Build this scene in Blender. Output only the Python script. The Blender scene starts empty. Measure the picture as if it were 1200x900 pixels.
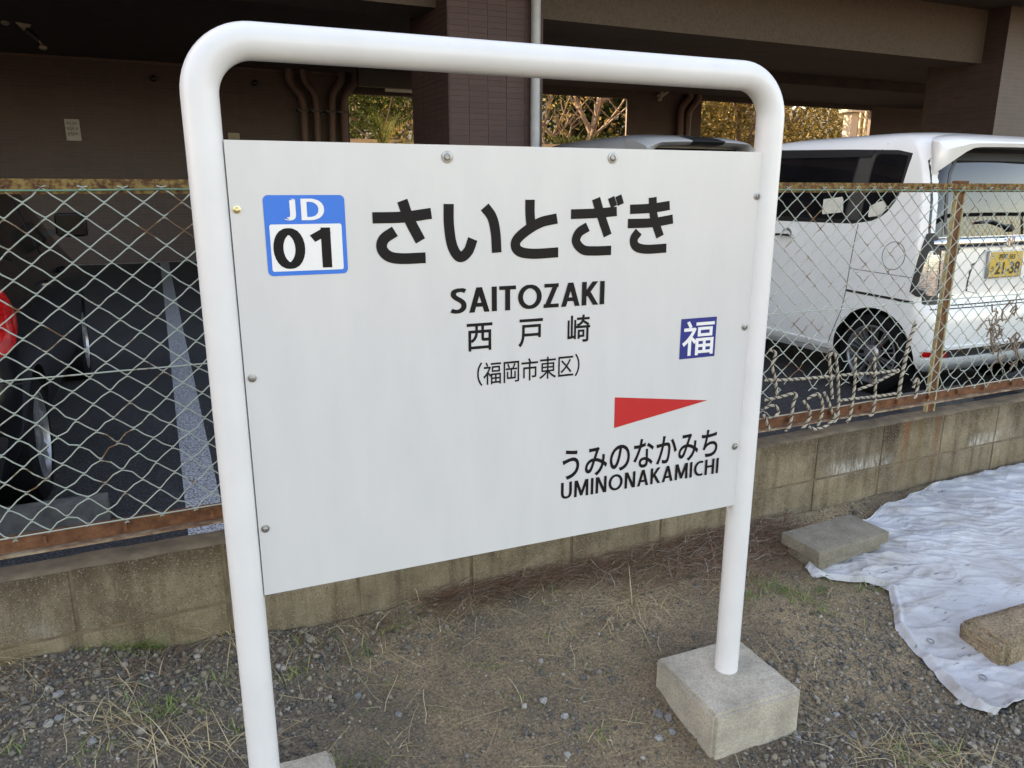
import bpy, bmesh, math, random
import numpy as np
from mathutils import Vector, Matrix, noise
from mathutils.bvhtree import BVHTree
from math import sin, cos, pi, radians, sqrt, atan2

SC = bpy.context.scene
COL = SC.collection
rnd = random.Random(11)

# ------------------------------------------------------------------ camera, sky, sun, exposure
CAM = Vector((0.0, -2.248, 1.3185)); YAW = radians(24.70); PITCH = radians(14.404); FPX = 886.45
cd = bpy.data.cameras.new('camera'); cam = bpy.data.objects.new('camera', cd); COL.objects.link(cam)
cam.location = CAM; cam.rotation_euler = (pi/2 - PITCH, 0, -YAW)
cd.sensor_width = 36.0; cd.lens = 36.0*FPX/1200; cd.clip_start = 0.05; cd.clip_end = 2000
SC.camera = cam

SUN_EL = radians(26); SUN_AZ = radians(-38)          # azimuth from +Y towards +X: the sun stands behind the apartment block
w = bpy.data.worlds.new('World'); SC.world = w; w.use_nodes = True
nt = w.node_tree; bg = nt.nodes['Background']
sky = nt.nodes.new('ShaderNodeTexSky'); sky.sky_type = 'NISHITA'; sky.sun_disc = False
sky.sun_elevation = SUN_EL; sky.sun_rotation = SUN_AZ; sky.air_density = 1.0; sky.dust_density = 1.6; sky.ozone_density = 1.0
nt.links.new(sky.outputs[0], bg.inputs[0]); bg.inputs[1].default_value = 0.15
sl = bpy.data.lights.new('sun', 'SUN'); sl.energy = 4.0; sl.angle = radians(0.5); sl.color = (1.0, 0.86, 0.66)
so = bpy.data.objects.new('sun', sl); COL.objects.link(so)
sd = Vector((sin(SUN_AZ)*cos(SUN_EL), cos(SUN_AZ)*cos(SUN_EL), sin(SUN_EL)))
so.rotation_euler = sd.to_track_quat('Z', 'Y').to_euler(); so.location = sd*60
SC.view_settings.view_transform = 'Standard'; SC.view_settings.look = 'None'; SC.view_settings.gamma = 1
SC.view_settings.exposure = 2.42; SC.view_settings.use_white_balance = True; SC.view_settings.white_balance_temperature = 9100; SC.view_settings.white_balance_tint = 18; SC.view_settings.use_curve_mapping = False

def ray(px, py):
    """direction through a photo pixel (1200x900)"""
    d = Vector(((px-600)/FPX, -(py-450)/FPX, -1))
    return cam.rotation_euler.to_matrix() @ d
def onX(px, py, c): d = ray(px, py); return CAM + d*((c-CAM.x)/d.x)
def onY(px, py, c): d = ray(px, py); return CAM + d*((c-CAM.y)/d.y)
def onZ(px, py, c): d = ray(px, py); return CAM + d*((c-CAM.z)/d.z)

# ------------------------------------------------------------------ helpers
class MB:
    def __init__(s): s.v = []; s.f = []; s.m = []; s.mi = 0
    def add(s, vs, fs):
        b = len(s.v); s.v += [tuple(v) for v in vs]
        for f in fs: s.f.append(tuple(i+b for i in f)); s.m.append(s.mi)
        return s
    def box(s, x0, x1, y0, y1, z0, z1, M=None, bev=0):
        if bev:
            b = bev; vs = []; 
            bm = bmesh.new(); bmesh.ops.create_cube(bm, size=1)
            for v in bm.verts: v.co = Vector((x0+(v.co.x+.5)*(x1-x0), y0+(v.co.y+.5)*(y1-y0), z0+(v.co.z+.5)*(z1-z0)))
            bmesh.ops.bevel(bm, geom=bm.edges[:], offset=b, segments=2, affect='EDGES', profile=.6)
            bm.verts.ensure_lookup_table(); bm.verts.index_update()
            vs = [v.co.copy() for v in bm.verts]; fs = [[v.index for v in f.verts] for f in bm.faces]; bm.free()
        else:
            vs = [Vector(p) for p in ((x0,y0,z0),(x1,y0,z0),(x1,y1,z0),(x0,y1,z0),(x0,y0,z1),(x1,y0,z1),(x1,y1,z1),(x0,y1,z1))]
            fs = [(0,3,2,1),(4,5,6,7),(0,1,5,4),(1,2,6,5),(2,3,7,6),(3,0,4,7)]
        if M: vs = [M @ v for v in vs]
        return s.add(vs, fs)
    def tube(s, path, r, n=8, cap=True, r2=None):
        path = [Vector(p) for p in path]; m = len(path); vs = []; fs = []
        t = (path[1]-path[0]).normalized(); up = Vector((0,0,1)) if abs(t.z) < .9 else Vector((0,1,0))
        a = t.cross(up).normalized(); 
        for i, p in enumerate(path):
            t = (path[min(i+1,m-1)]-path[max(i-1,0)])
            if t.length < 1e-9: t = Vector((0,0,1))
            t.normalize(); a = (a - t*a.dot(t)); 
            if a.length < 1e-6: a = t.orthogonal()
            a.normalize(); b = t.cross(a)
            k = i/(m-1)
            rr = r[i] if isinstance(r, (list,tuple)) else (r if r2 is None else r+(r2-r)*k)
            for j in range(n):
                an = 2*pi*j/n; vs.append(p + a*(rr*cos(an)) + b*(rr*sin(an)))
        for i in range(m-1):
            for j in range(n):
                j2 = (j+1) % n; fs.append((i*n+j, i*n+j2, (i+1)*n+j2, (i+1)*n+j))
        if cap: fs.append(tuple(range(n-1,-1,-1))); fs.append(tuple((m-1)*n+j for j in range(n)))
        return s.add(vs, fs)
    def lathe(s, prof, n=32, M=None, closed=False):
        """prof: (r, h) about the local Z axis"""
        vs = []; fs = []; m = len(prof)
        for r, h in prof:
            for j in range(n): an = 2*pi*j/n; vs.append(Vector((r*cos(an), r*sin(an), h)))
        for i in range(m if closed else m-1):
            i2 = (i+1) % m
            for j in range(n): j2 = (j+1) % n; fs.append((i*n+j, i*n+j2, i2*n+j2, i2*n+j))
        if not closed: fs.append(tuple(range(n-1,-1,-1))); fs.append(tuple((m-1)*n+j for j in range(n)))
        if M: vs = [M @ v for v in vs]
        return s.add(vs, fs)
    def prism(s, pts, f, d):
        """pts 2-D outline (ccw), f maps (a,b,c) to a point, extruded 0..d in c"""
        n = len(pts); vs = [f(a, b, 0) for a, b in pts] + [f(a, b, d) for a, b in pts]
        fs = [tuple(range(n-1,-1,-1)), tuple(range(n, 2*n))] + [(i, (i+1) % n, n+(i+1) % n, n+i) for i in range(n)]
        return s.add(vs, fs)

def mesh_of(name, mb, mats, smooth=None):
    me = bpy.data.meshes.new(name); me.from_pydata(mb.v, [], mb.f)
    for m in (mats if isinstance(mats, (list, tuple)) else [mats]): me.materials.append(m)
    if any(mb.m): me.polygons.foreach_set('material_index', mb.m)
    bm = bmesh.new(); bm.from_mesh(me); bmesh.ops.recalc_face_normals(bm, faces=bm.faces); bm.to_mesh(me); bm.free()
    if smooth is not None:
        me.polygons.foreach_set('use_smooth', [True]*len(me.polygons)); me.set_sharp_from_angle(angle=radians(smooth))
    me.update(); return me
def link(name, me, parent=None):
    o = bpy.data.objects.new(name, me); COL.objects.link(o)
    if parent: o.parent = parent
    return o
def tag(o, label=None, cat=None, group=None, kind=None):
    if label: o['label'] = label
    if cat: o['category'] = cat
    if group: o['group'] = group
    if kind: o['kind'] = kind
    return o
def thing(name, label, cat, loc=(0,0,0), rz=0, group=None):
    o = bpy.data.objects.new(name, None); COL.objects.link(o); o.location = loc; o.rotation_euler = (0,0,rz)
    o.empty_display_size = .1
    return tag(o, label, cat, group)
def part(name, mb, mats, root, smooth=None, world=True):
    """world=True: vertices are in world space although the root Empty stands elsewhere"""
    o = link(name, mesh_of(name, mb, mats, smooth), root)
    if world and root is not None and root.type == 'EMPTY':
        o.matrix_parent_inverse = Matrix.Translation(-Vector(root.location))
    return o
def fast_mesh(name, V, F, mat):
    """numpy triangles / quads"""
    me = bpy.data.meshes.new(name); n = F.shape[1]
    me.vertices.add(len(V)); me.vertices.foreach_set('co', np.asarray(V, dtype=np.float32).ravel())
    me.loops.add(F.size); me.loops.foreach_set('vertex_index', F.astype(np.int32).ravel())
    me.polygons.add(len(F)); me.polygons.foreach_set('loop_start', (np.arange(len(F))*n).astype(np.int32))
    me.update(calc_edges=True); me.validate()
    for m in (mat if isinstance(mat, list) else [mat]): me.materials.append(m)
    return me

# ------------------------------------------------------------------ materials
def nodes(name):
    m = bpy.data.materials.new(name); m.use_nodes = True; n = m.node_tree
    return m, n, n.nodes['Principled BSDF']
def ramp(n, fac, stops):
    r = n.nodes.new('ShaderNodeValToRGB'); e = r.color_ramp.elements
    while len(e) < len(stops): e.new(.5)
    for i, (p, c) in enumerate(stops):
        e[i].position = p; e[i].color = (*c, 1) if len(c) == 3 else c
    n.links.new(fac, r.inputs[0]); return r.outputs[0]
def pos(n, scale=(1,1,1), obj=False):
    if obj: o = n.nodes.new('ShaderNodeTexCoord').outputs['Object']
    else: o = n.nodes.new('ShaderNodeNewGeometry').outputs['Position']
    mp = n.nodes.new('ShaderNodeMapping'); mp.inputs['Scale'].default_value = scale; n.links.new(o, mp.inputs[0])
    return mp.outputs[0]
def noi(n, vec, scale, detail=4, rough=.6, dist=0):
    t = n.nodes.new('ShaderNodeTexNoise'); t.inputs['Scale'].default_value = scale; t.inputs['Detail'].default_value = detail
    t.inputs['Roughness'].default_value = rough; t.inputs['Distortion'].default_value = dist
    n.links.new(vec, t.inputs['Vector']); return t.outputs['Fac']
def mixc(n, fac, a, b, mode='MIX'):
    m = n.nodes.new('ShaderNodeMix'); m.data_type = 'RGBA'; m.blend_type = mode
    for sock, val in ((m.inputs[0], fac), (m.inputs[6], a), (m.inputs[7], b)):
        if hasattr(val, 'links'): n.links.new(val, sock)
        elif isinstance(val, (int, float)): sock.default_value = val
        else: sock.default_value = (*val, 1)
    return m.outputs[2]
def math_(n, op, a, b=None, c=None, clamp=False):
    m = n.nodes.new('ShaderNodeMath'); m.operation = op; m.use_clamp = clamp
    for i, v in enumerate((a, b, c)):
        if v is None: continue
        if hasattr(v, 'links'): n.links.new(v, m.inputs[i])
        else: m.inputs[i].default_value = v
    return m.outputs[0]
def bump(n, p, h, strength=.3, dist=.01):
    b = n.nodes.new('ShaderNodeBump'); b.inputs['Strength'].default_value = strength; b.inputs['Distance'].default_value = dist
    n.links.new(h, b.inputs['Height']); n.links.new(b.outputs[0], p.inputs['Normal'])
def setp(n, p, **k):
    for key, v in k.items():
        s = p.inputs[{'base':'Base Color','rough':'Roughness','metal':'Metallic','coat':'Coat Weight','spec':'Specular IOR Level','emit':'Emission Strength','trans':'Transmission Weight','coatr':'Coat Roughness'}[key]]
        if hasattr(v, 'links'): n.links.new(v, s)
        elif isinstance(v, (tuple, list)): s.default_value = (*v, 1)
        else: s.default_value = v
def simple(name, c, rough=.5, metal=0, var=.15, scale=20, bmp=0, bs=60, coat=0, spec=.5, obj=False):
    m, n, p = nodes(name); v = pos(n, obj=obj)
    lo = tuple(x*(1-var) for x in c); hi = tuple(min(1, x*(1+var)) for x in c)
    setp(n, p, base=ramp(n, noi(n, v, scale), [(.3, lo), (.7, hi)]), rough=rough, metal=metal, coat=coat, spec=spec)
    if bmp: bump(n, p, noi(n, v, bs), bmp, .004)
    return m
MT = {}
def mk():
    MT['pipe'] = simple('white_pipe_paint', (.655,.655,.66), .34, var=.03, scale=9, bmp=.10, bs=28)
    # sign face: enamel white, faintly streaked
    m, n, p = nodes('sign_enamel'); v = pos(n, (1,1,.25))
    setp(n, p, base=ramp(n, noi(n, v, 14, 6), [(.25,(.53,.535,.54)),(.75,(.58,.58,.58))]), rough=.28, spec=.5); MT['enamel'] = m
    MT['ink'] = simple('sign_black', (.0085,.0072,.0078), .5, var=.1, spec=.15)
    MT['cyanblue'] = simple('sign_light_blue', (.014,.165,.60), .4, var=.05, spec=.25)
    MT['navy'] = simple('sign_navy', (.020,.032,.19), .4, var=.05, spec=.25)
    MT['red'] = simple('sign_red', (.50,.026,.028), .4, var=.05, spec=.25)
    MT['white'] = simple('print_white', (.72,.72,.72), .35, var=.02)
    MT['bolt'] = simple('bolt_steel', (.30,.30,.30), .4, metal=.8, var=.3, scale=80)
    MT['brass'] = simple('bolt_brass', (.62,.52,.30), .3, metal=.8, var=.2, scale=80)
    # concrete footing
    m, n, p = nodes('footing_concrete'); v = pos(n)
    a = ramp(n, noi(n, v, 9, 8, .7), [(.3,(.31,.275,.22)),(.7,(.54,.485,.40))])
    b = ramp(n, noi(n, v, 160, 3), [(.35,(.55,.55,.55)),(.6,(1,1,1))])
    setp(n, p, base=mixc(n, .6, a, b, 'MULTIPLY'), rough=.92); bump(n, p, noi(n, v, 140, 6, .7), .6, .006); MT['concrete'] = m
    # garden wall block: dirty brown concrete, white lime bloom low on the course, rust runs under the fence post
    m, n, p = nodes('wall_block_concrete'); v = pos(n)
    oi = n.nodes.new('ShaderNodeObjectInfo')
    a = ramp(n, noi(n, v, 5, 8, .7), [(.28,(.1015,.0754,.0479)),(.5,(.2320,.1856,.1218)),(.75,(.3480,.2900,.2030))])
    a = mixc(n, math_(n,'MULTIPLY',oi.outputs['Random'],.35), a, (.115,.10,.08))
    sp = n.nodes.new('ShaderNodeSeparateXYZ'); n.links.new(n.nodes.new('ShaderNodeNewGeometry').outputs['Position'], sp.inputs[0])
    streak = noi(n, pos(n, (1,1,.12)), 14, 5, .65)
    a = mixc(n, ramp(n, streak, [(.45,(0,0,0)),(.75,(.8,.8,.8))]), a, (.050,.034,.020))
    sx = noi(n, pos(n,(1,1,.22)), 60, 6, .75)                                    # lime
    zband = ramp(n, sp.outputs['Z'], [(.085,(0,0,0)),(.10,(1,1,1)),(.125,(1,1,1)),(.17,(0,0,0))])
    patch = ramp(n, noi(n, pos(n,(1,1,.4)), 3.2, 2), [(.5,(0,0,0)),(.6,(1,1,1))])
    lime = math_(n,'MULTIPLY', math_(n,'MULTIPLY', zband, patch), ramp(n, sx, [(.42,(0,0,0)),(.66,(1,1,1))]))
    a = mixc(n, math_(n,'MULTIPLY',lime,.95), a, (.62,.61,.58))
    top = ramp(n, math_(n,'ADD', sp.outputs['Z'], math_(n,'MULTIPLY', math_(n,'SUBTRACT', noi(n, pos(n,(1,1,.5)), 9, 6, .7), .5), .30)), [(.20,(0,0,0)),(.30,(1,1,1))])   # soil washed over the top edge
    a = mixc(n, math_(n,'MULTIPLY',top,.75), a, (.058,.040,.024))
    run = ramp(n, math_(n,'ADD', sp.outputs['Z'], math_(n,'MULTIPLY', math_(n,'SUBTRACT', noi(n, v, 11, 4, .7), .5), .5)), [(-.0,(.1,.1,.1)),(.26,(1,1,1))])
    for xc, wd, col, st in ((2.93,.06,(.040,.028,.018),.85), (3.03,.030,(.16,.058,.020),.75), (3.24,.028,(.15,.055,.020),.7), (2.70,.05,(.05,.036,.022),.5), (1.13,.07,(.045,.033,.022),.75), (3.12,.03,(.15,.09,.03),.5)):
        xr = ramp(n, math_(n,'ADD', math_(n,'ABSOLUTE', math_(n,'SUBTRACT', sp.outputs['X'], xc)), math_(n,'MULTIPLY', math_(n,'SUBTRACT', streak, .45), wd*2.2)), [(wd*.45,(1,1,1)),(wd*1.3,(0,0,0))])
        a = mixc(n, math_(n,'MULTIPLY', math_(n,'MULTIPLY',xr,st), run), a, col)
    g = ramp(n, noi(n, v, 210, 2), [(.58,(0,0,0)),(.70,(1,1,1))]); a = mixc(n, math_(n,'MULTIPLY',g,.6), a, (.40,.35,.26)); a = mixc(n, ramp(n, noi(n, v, 260, 2), [(.30,(.8,.8,.8)),(.42,(0,0,0))]), a, (.03,.022,.014))
    setp(n, p, base=a, rough=.95, spec=.2); bump(n, p, noi(n, v, 190, 5, .7), .7, .006); MT['block'] = m
    MT['mortar'] = simple('wall_mortar', (.1495,.1105,.0715), .95, var=.4, scale=12, bmp=.5, bs=90)
    # loose concrete blocks
    m, n, p = nodes('loose_block_concrete'); v = pos(n)
    a = ramp(n, noi(n, v, 12, 8, .7), [(.3,(.19,.168,.128)),(.7,(.33,.295,.235))]); g = ramp(n, noi(n, v, 260, 2), [(.4,(.5,.5,.5)),(.62,(1,1,1))])
    setp(n, p, base=mixc(n, .7, a, g, 'MULTIPLY'), rough=.95); bump(n, p, noi(n, v, 230, 4, .7), .8, .005); MT['loose'] = m
    m, n, p = nodes('aggregate_concrete'); v = pos(n)
    vo = n.nodes.new('ShaderNodeTexVoronoi'); vo.inputs['Scale'].default_value = 110; n.links.new(v, vo.inputs['Vector'])
    a = mixc(n, .55, ramp(n, noi(n, v, 10, 5), [(.3,(.16,.115,.07)),(.7,(.34,.27,.185))]), ramp(n, vo.outputs['Color'], [(.1,(.30,.26,.22)),(.5,(.9,.85,.8)),(.9,(1.5,1.4,1.3))]), 'MULTIPLY')
    a = mixc(n, .2, a, (.36,.28,.185))
    setp(n, p, base=a, rough=.95); bump(n, p, vo.outputs['Distance'], 1.0, .008); MT['agg'] = m
    # dirt ground
    m, n, p = nodes('dirt'); v = pos(n)
    big = noi(n, v, 2.2, 5, .6, .4)
    a = ramp(n, big, [(.30,(.17,.138,.105)),(.47,(.29,.222,.150)),(.62,(.39,.295,.19)),(.8,(.43,.335,.22))])
    fine = ramp(n, noi(n, v, 130, 6, .75), [(.30,(.14,.14,.15)),(.48,(.8,.8,.8)),(.68,(1.7,1.65,1.58))])
    a = mixc(n, .85, a, fine, 'MULTIPLY')
    sp = n.nodes.new('ShaderNodeSeparateXYZ'); n.links.new(n.nodes.new('ShaderNodeNewGeometry').outputs['Position'], sp.inputs[0])
    left = ramp(n, math_(n,'ADD', sp.outputs['X'], math_(n,'MULTIPLY', big, .7)), [(.45,(1,1,1)),(.85,(0,0,0))])   # darker gravelly soil
    a = mixc(n, math_(n,'MULTIPLY',left,.6), a, mixc(n, .7, (.185,.165,.14), fine, 'MULTIPLY'))
    setp(n, p, base=a, rough=1, spec=.15); bump(n, p, noi(n, v, 170, 8, .75), 1.0, .012); MT['dirt'] = m
    # stones: colour per pebble
    m, n, p = nodes('pebbles'); gi = n.nodes.new('ShaderNodeNewGeometry')
    a = ramp(n, gi.outputs['Random Per Island'], [(0,(.055,.055,.055)),(.25,(.14,.130,.112)),(.5,(.22,.185,.14)),(.7,(.095,.09,.08)),(.86,(.26,.21,.15)),(.97,(.33,.305,.265))])
    a = mixc(n, .5, a, ramp(n, noi(n, pos(n), 150, 4), [(.3,(.5,.5,.5)),(.7,(1.1,1.1,1.1))]), 'MULTIPLY')
    setp(n, p, base=a, rough=.85); MT['pebble'] = m
    m, n, p = nodes('stone'); oi = n.nodes.new('ShaderNodeObjectInfo')
    a = ramp(n, oi.outputs['Random'], [(0,(.20,.165,.14)),(.35,(.14,.15,.16)),(.7,(.30,.29,.27)),(1,(.22,.20,.16))])
    a = mixc(n, .6, a, ramp(n, noi(n, pos(n), 70, 5), [(.3,(.55,.55,.55)),(.7,(1.1,1.1,1.1))]), 'MULTIPLY')
    setp(n, p, base=a, rough=.85); bump(n, p, noi(n, pos(n), 120, 4), .4, .004); MT['stone'] = m
    def blades(name, stops):
        m, n, p = nodes(name); gi = n.nodes.new('ShaderNodeNewGeometry')
        setp(n, p, base=ramp(n, gi.outputs['Random Per Island'], stops), rough=.7); return m
    MT['dry'] = blades('dry_grass', [(0,(.22,.15,.075)),(.5,(.38,.29,.155)),(1,(.52,.43,.27))])
    MT['needle'] = blades('fallen_needles', [(0,(.10,.050,.028)),(.5,(.20,.105,.062)),(.85,(.27,.17,.11)),(1,(.42,.36,.29))])
    MT['green'] = blades('green_grass', [(0,(.06,.12,.022)),(.5,(.12,.19,.04)),(1,(.25,.28,.09))])
    MT['rust'] = None
    m, n, p = nodes('rusty_steel'); v = pos(n)
    a = ramp(n, noi(n, v, 28, 8, .7), [(.25,(.0540,.0270,.0189)),(.5,(.1553,.0675,.0365)),(.7,(.2295,.1080,.0607)),(.85,(.3645,.2430,.1620))])
    setp(n, p, base=a, rough=.9, spec=.2); bump(n, p, noi(n, v, 150, 5), .5, .003); MT['rust'] = m
    m, n, p = nodes('flaking_yellow_paint'); v = pos(n)
    a = ramp(n, noi(n, v, 45, 8, .75), [(.30,(.0340,.0153,.0102)),(.46,(.1020,.0467,.0213)),(.54,(.2040,.1318,.0467)),(.8,(.2805,.2125,.0850))])
    setp(n, p, base=a, rough=.85, spec=.2); bump(n, p, noi(n, v, 150, 5), .5, .003); MT['rustpaint'] = m
    m, n, p = nodes('galvanised_wire'); v = pos(n)
    f = noi(n, v, 7, 5, .7)
    a = ramp(n, f, [(.0,(.26,.31,.27)),(.55,(.36,.40,.35)),(.61,(.17,.095,.045)),(.75,(.08,.035,.018))])
    setp(n, p, base=a, rough=.6, metal=.0); MT['wire'] = m
    MT['cream'] = simple('weathered_cream_paint', (.3600,.2970,.1620), .8, var=.4, scale=40, bmp=.3, bs=120)
    m, n, p = nodes('rusty_flange'); v = pos(n)
    setp(n, p, base=ramp(n, noi(n, pos(n,(.4,1,1)), 30, 8, .75), [(.32,(.07,.032,.018)),(.46,(.19,.10,.055)),(.58,(.33,.25,.16)),(.8,(.42,.35,.25))]), rough=.9); MT['flange'] = m
    MT['wiregreen'] = simple('green_coated_wire', (.0900,.1980,.1350), .5, var=.4, scale=15)
    MT['ropewhite'] = simple('rope_white', (.42,.38,.31), .9, var=.25, scale=60)
    MT['ropebrown'] = simple('rope_brown', (.075,.055,.040), .9, var=.3, scale=60)
    MT['vine'] = simple('dead_vine', (.20,.15,.11), .9, var=.5, scale=40)
    # asphalt
    m, n, p = nodes('asphalt'); v = pos(n)
    a = ramp(n, noi(n, v, 1.3, 6), [(.3,(.0208,.0216,.0240)),(.7,(.0384,.0384,.0400))])
    g = ramp(n, noi(n, v, 130, 3, .7), [(.38,(.25,.25,.25)),(.54,(.9,.9,.9)),(.62,(2.6,2.6,2.8)),(.72,(7,7,7.4))])
    setp(n, p, base=mixc(n, .9, a, g, 'MULTIPLY'), rough=.85); bump(n, p, noi(n, v, 150, 4, .8), .9, .008); MT['asphalt'] = m
    m, n, p = nodes('road_paint_worn'); v = pos(n)
    a = ramp(n, noi(n, v, 95, 6, .85), [(.44,(.045,.045,.048)),(.53,(.50,.51,.53)),(.8,(.66,.67,.68))])
    setp(n, p, base=a, rough=.8); bump(n, p, noi(n, v, 150, 4, .8), .6, .006); MT['line'] = m
    # building tile: long brown tiles with pale joints
    def tile(name, axis):
        m, n, p = nodes(name); v = pos(n)
        sp = n.nodes.new('ShaderNodeSeparateXYZ'); n.links.new(v, sp.inputs[0])
        cb = n.nodes.new('ShaderNodeCombineXYZ'); n.links.new(sp.outputs['XY'.index(axis)], cb.inputs[0]); n.links.new(sp.outputs[2], cb.inputs[1])
        b = n.nodes.new('ShaderNodeTexBrick'); b.offset = 0; b.inputs['Scale'].default_value = 1
        b.inputs['Brick Width'].default_value = .236; b.inputs['Row Height'].default_value = .063; b.inputs['Mortar Size'].default_value = .003
        b.inputs['Color1'].default_value = (.0468,.0259,.0242,1); b.inputs['Color2'].default_value = (.0594,.0330,.0292,1); b.inputs['Mortar'].default_value = (.0715,.0506,.0462,1)
        n.links.new(cb.outputs[0], b.inputs['Vector'])
        a = mixc(n, .5, b.outputs['Color'], ramp(n, noi(n, v, 2, 5), [(.3,(.75,.75,.75)),(.7,(1.1,1.1,1.1))]), 'MULTIPLY')
        setp(n, p, base=a, rough=.55); bump(n, p, b.outputs['Fac'], -.4, .004); return m
    MT['tileX'] = tile('tile_wall_x', 'X'); MT['tileY'] = tile('tile_wall_y', 'Y')
    m, n, p = nodes('glazed_tile'); oi = n.nodes.new('ShaderNodeObjectInfo')
    a = ramp(n, oi.outputs['Random'], [(0,(.0476,.0263,.0246)),(.5,(.0627,.0347,.0314)),(.85,(.0700,.0381,.0336)),(1,(.0347,.0213,.0207))])
    a = mixc(n, .5, a, ramp(n, noi(n, pos(n), 14, 5), [(.3,(.75,.75,.75)),(.7,(1.15,1.15,1.15))]), 'MULTIPLY')
    setp(n, p, base=mixc(n, .5, a, (.074,.042,.039)), rough=.6, spec=.25); bump(n, p, noi(n, pos(n), 90, 3), .15, .003); MT['tile'] = m
    MT['grout'] = simple('tile_grout', (.1100,.0825,.0750), .9, var=.2, scale=9)
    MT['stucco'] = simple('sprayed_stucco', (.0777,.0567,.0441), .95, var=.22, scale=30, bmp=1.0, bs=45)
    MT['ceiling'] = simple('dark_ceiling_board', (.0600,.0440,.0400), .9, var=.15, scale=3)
    MT['drain'] = simple('brown_drain_pipe', (.0990,.0570,.0480), .5, var=.12, scale=8)
    MT['greypipe'] = simple('pale_drain_pipe', (.3150,.3225,.3300), .45, var=.12, scale=8)
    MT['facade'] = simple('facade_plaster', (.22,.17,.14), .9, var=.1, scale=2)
    MT['kerb'] = simple('wheel_stop_concrete', (.12,.112,.10), .9, var=.3, scale=14, bmp=.5, bs=120)
    MT['paper'] = simple('paper_notice', (.3850,.3850,.3780), .7, var=.05)
    MT['fixture'] = simple('cream_fixture', (.3360,.2940,.2310), .5, var=.1)
    MT['lamp_cover'] = simple('fluorescent_cover', (.55,.55,.52), .4, var=.05)
    # tarp
    m, n, p = nodes('white_tarp'); v = pos(n)
    mp = n.nodes.new('ShaderNodeMapping'); mp.inputs['Rotation'].default_value = (0,0,radians(22)); mp.inputs['Scale'].default_value = (.45,2.2,1); n.links.new(n.nodes.new('ShaderNodeNewGeometry').outputs['Position'], mp.inputs[0]); tv = mp.outputs[0]
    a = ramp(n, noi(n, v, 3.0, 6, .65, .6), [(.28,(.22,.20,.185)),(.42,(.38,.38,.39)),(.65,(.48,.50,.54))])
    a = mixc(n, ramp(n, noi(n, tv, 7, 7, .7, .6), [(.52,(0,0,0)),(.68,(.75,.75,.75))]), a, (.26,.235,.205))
    a = mixc(n, ramp(n, noi(n, tv, 26, 4, .7), [(.635,(0,0,0)),(.69,(.85,.85,.85))]), a, (.07,.065,.06))  # small dark marks put crease shade and grime into the colour
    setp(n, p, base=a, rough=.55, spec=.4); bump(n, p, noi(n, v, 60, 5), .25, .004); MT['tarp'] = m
    # vehicles
    def paint(name, c, rough=.3, metal=0):
        m, n, p = nodes(name); setp(n, p, base=ramp(n, noi(n, pos(n), 3, 4), [(.3,tuple(x*.95 for x in c)),(.7,c)]), rough=rough, metal=metal, coat=.8, coatr=.04); return m
    MT['whitepaint'] = paint('white_car_paint', (.83,.83,.81))
    MT['silverpaint'] = paint('pale_car_paint', (.42,.42,.42))
    MT['blackpaint'] = simple('black_car_paint', (.006,.006,.007), .22, var=.1, spec=.22)
    MT['darkglass'] = simple('dark_car_glass', (.004,.004,.005), .12, var=.1, spec=.15)
    m, n, p = nodes('tinted_glass'); setp(n, p, base=ramp(n, noi(n, pos(n), 4, 2), [(.4,(.006,.006,.007)),(.6,(.010,.010,.012))]), rough=.03, spec=.75); MT['glass'] = m
    MT['trim'] = simple('black_trim', (.014,.014,.015), .45, var=.2)
    MT['greytrim'] = simple('grey_pillar_film', (.055,.052,.050), .4, var=.1)
    MT['gap'] = simple('panel_gap_or_crease', (.012,.012,.013), .8, var=.2)
    MT['tyre'] = simple('tyre_rubber', (.0081,.0081,.0086), .85, spec=.12, var=.25, scale=30)
    MT['alloy'] = simple('alloy_rim', (.3150,.3150,.3225), .3, metal=.7, var=.1)
    MT['darkalloy'] = simple('dark_rim_inside', (.0105,.0105,.0112), .6, spec=.15, metal=0, var=.1)
    MT['chrome'] = simple('chrome', (.75,.75,.76), .08, metal=1, var=.03)
    m, n, p = nodes('red_lens'); setp(n, p, base=ramp(n, noi(n, pos(n,(1,1,6)), 12, 2), [(.4,(.36,.004,.006)),(.6,(.55,.010,.010))]), rough=.12, coat=.8); MT['redlens'] = m
    m, n, p = nodes('clear_lens'); setp(n, p, base=ramp(n, noi(n, pos(n,(1,1,3)), 45, 3), [(.35,(.16,.16,.17)),(.5,(.42,.42,.43)),(.7,(.75,.75,.76))]), rough=.1, metal=.5, coat=1); MT['clearlens'] = m
    MT['plate'] = simple('yellow_plate', (.62,.40,.06), .4, var=.06)
    MT['plateink'] = simple('plate_black', (.02,.02,.02), .5, var=.1)
    MT['card'] = simple('pale_card', (.62,.60,.52), .7, var=.08)
    # vegetation
    def leaf(name, stops, tr=.45):
        m, n, p = nodes(name); gi = n.nodes.new('ShaderNodeNewGeometry')
        c = ramp(n, gi.outputs['Random Per Island'], stops); setp(n, p, base=c, rough=.9, spec=.1)
        t = n.nodes.new('ShaderNodeBsdfTranslucent'); n.links.new(c, t.inputs[0])
        ms = n.nodes.new('ShaderNodeMixShader'); ms.inputs[0].default_value = tr
        n.links.new(p.outputs[0], ms.inputs[1]); n.links.new(t.outputs[0], ms.inputs[2])
        n.links.new(ms.outputs[0], n.nodes['Material Output'].inputs[0]); return m
    MT['leafdark'] = leaf('dark_leaves', [(0,(.0210,.0350,.0140)),(.6,(.0385,.0595,.0210)),(1,(.0700,.0910,.0350))], .25)
    MT['leafmid'] = leaf('mid_leaves', [(0,(.0375,.0600,.0165)),(.6,(.0675,.0900,.0263)),(1,(.1200,.1275,.0450))], .35)
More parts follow.
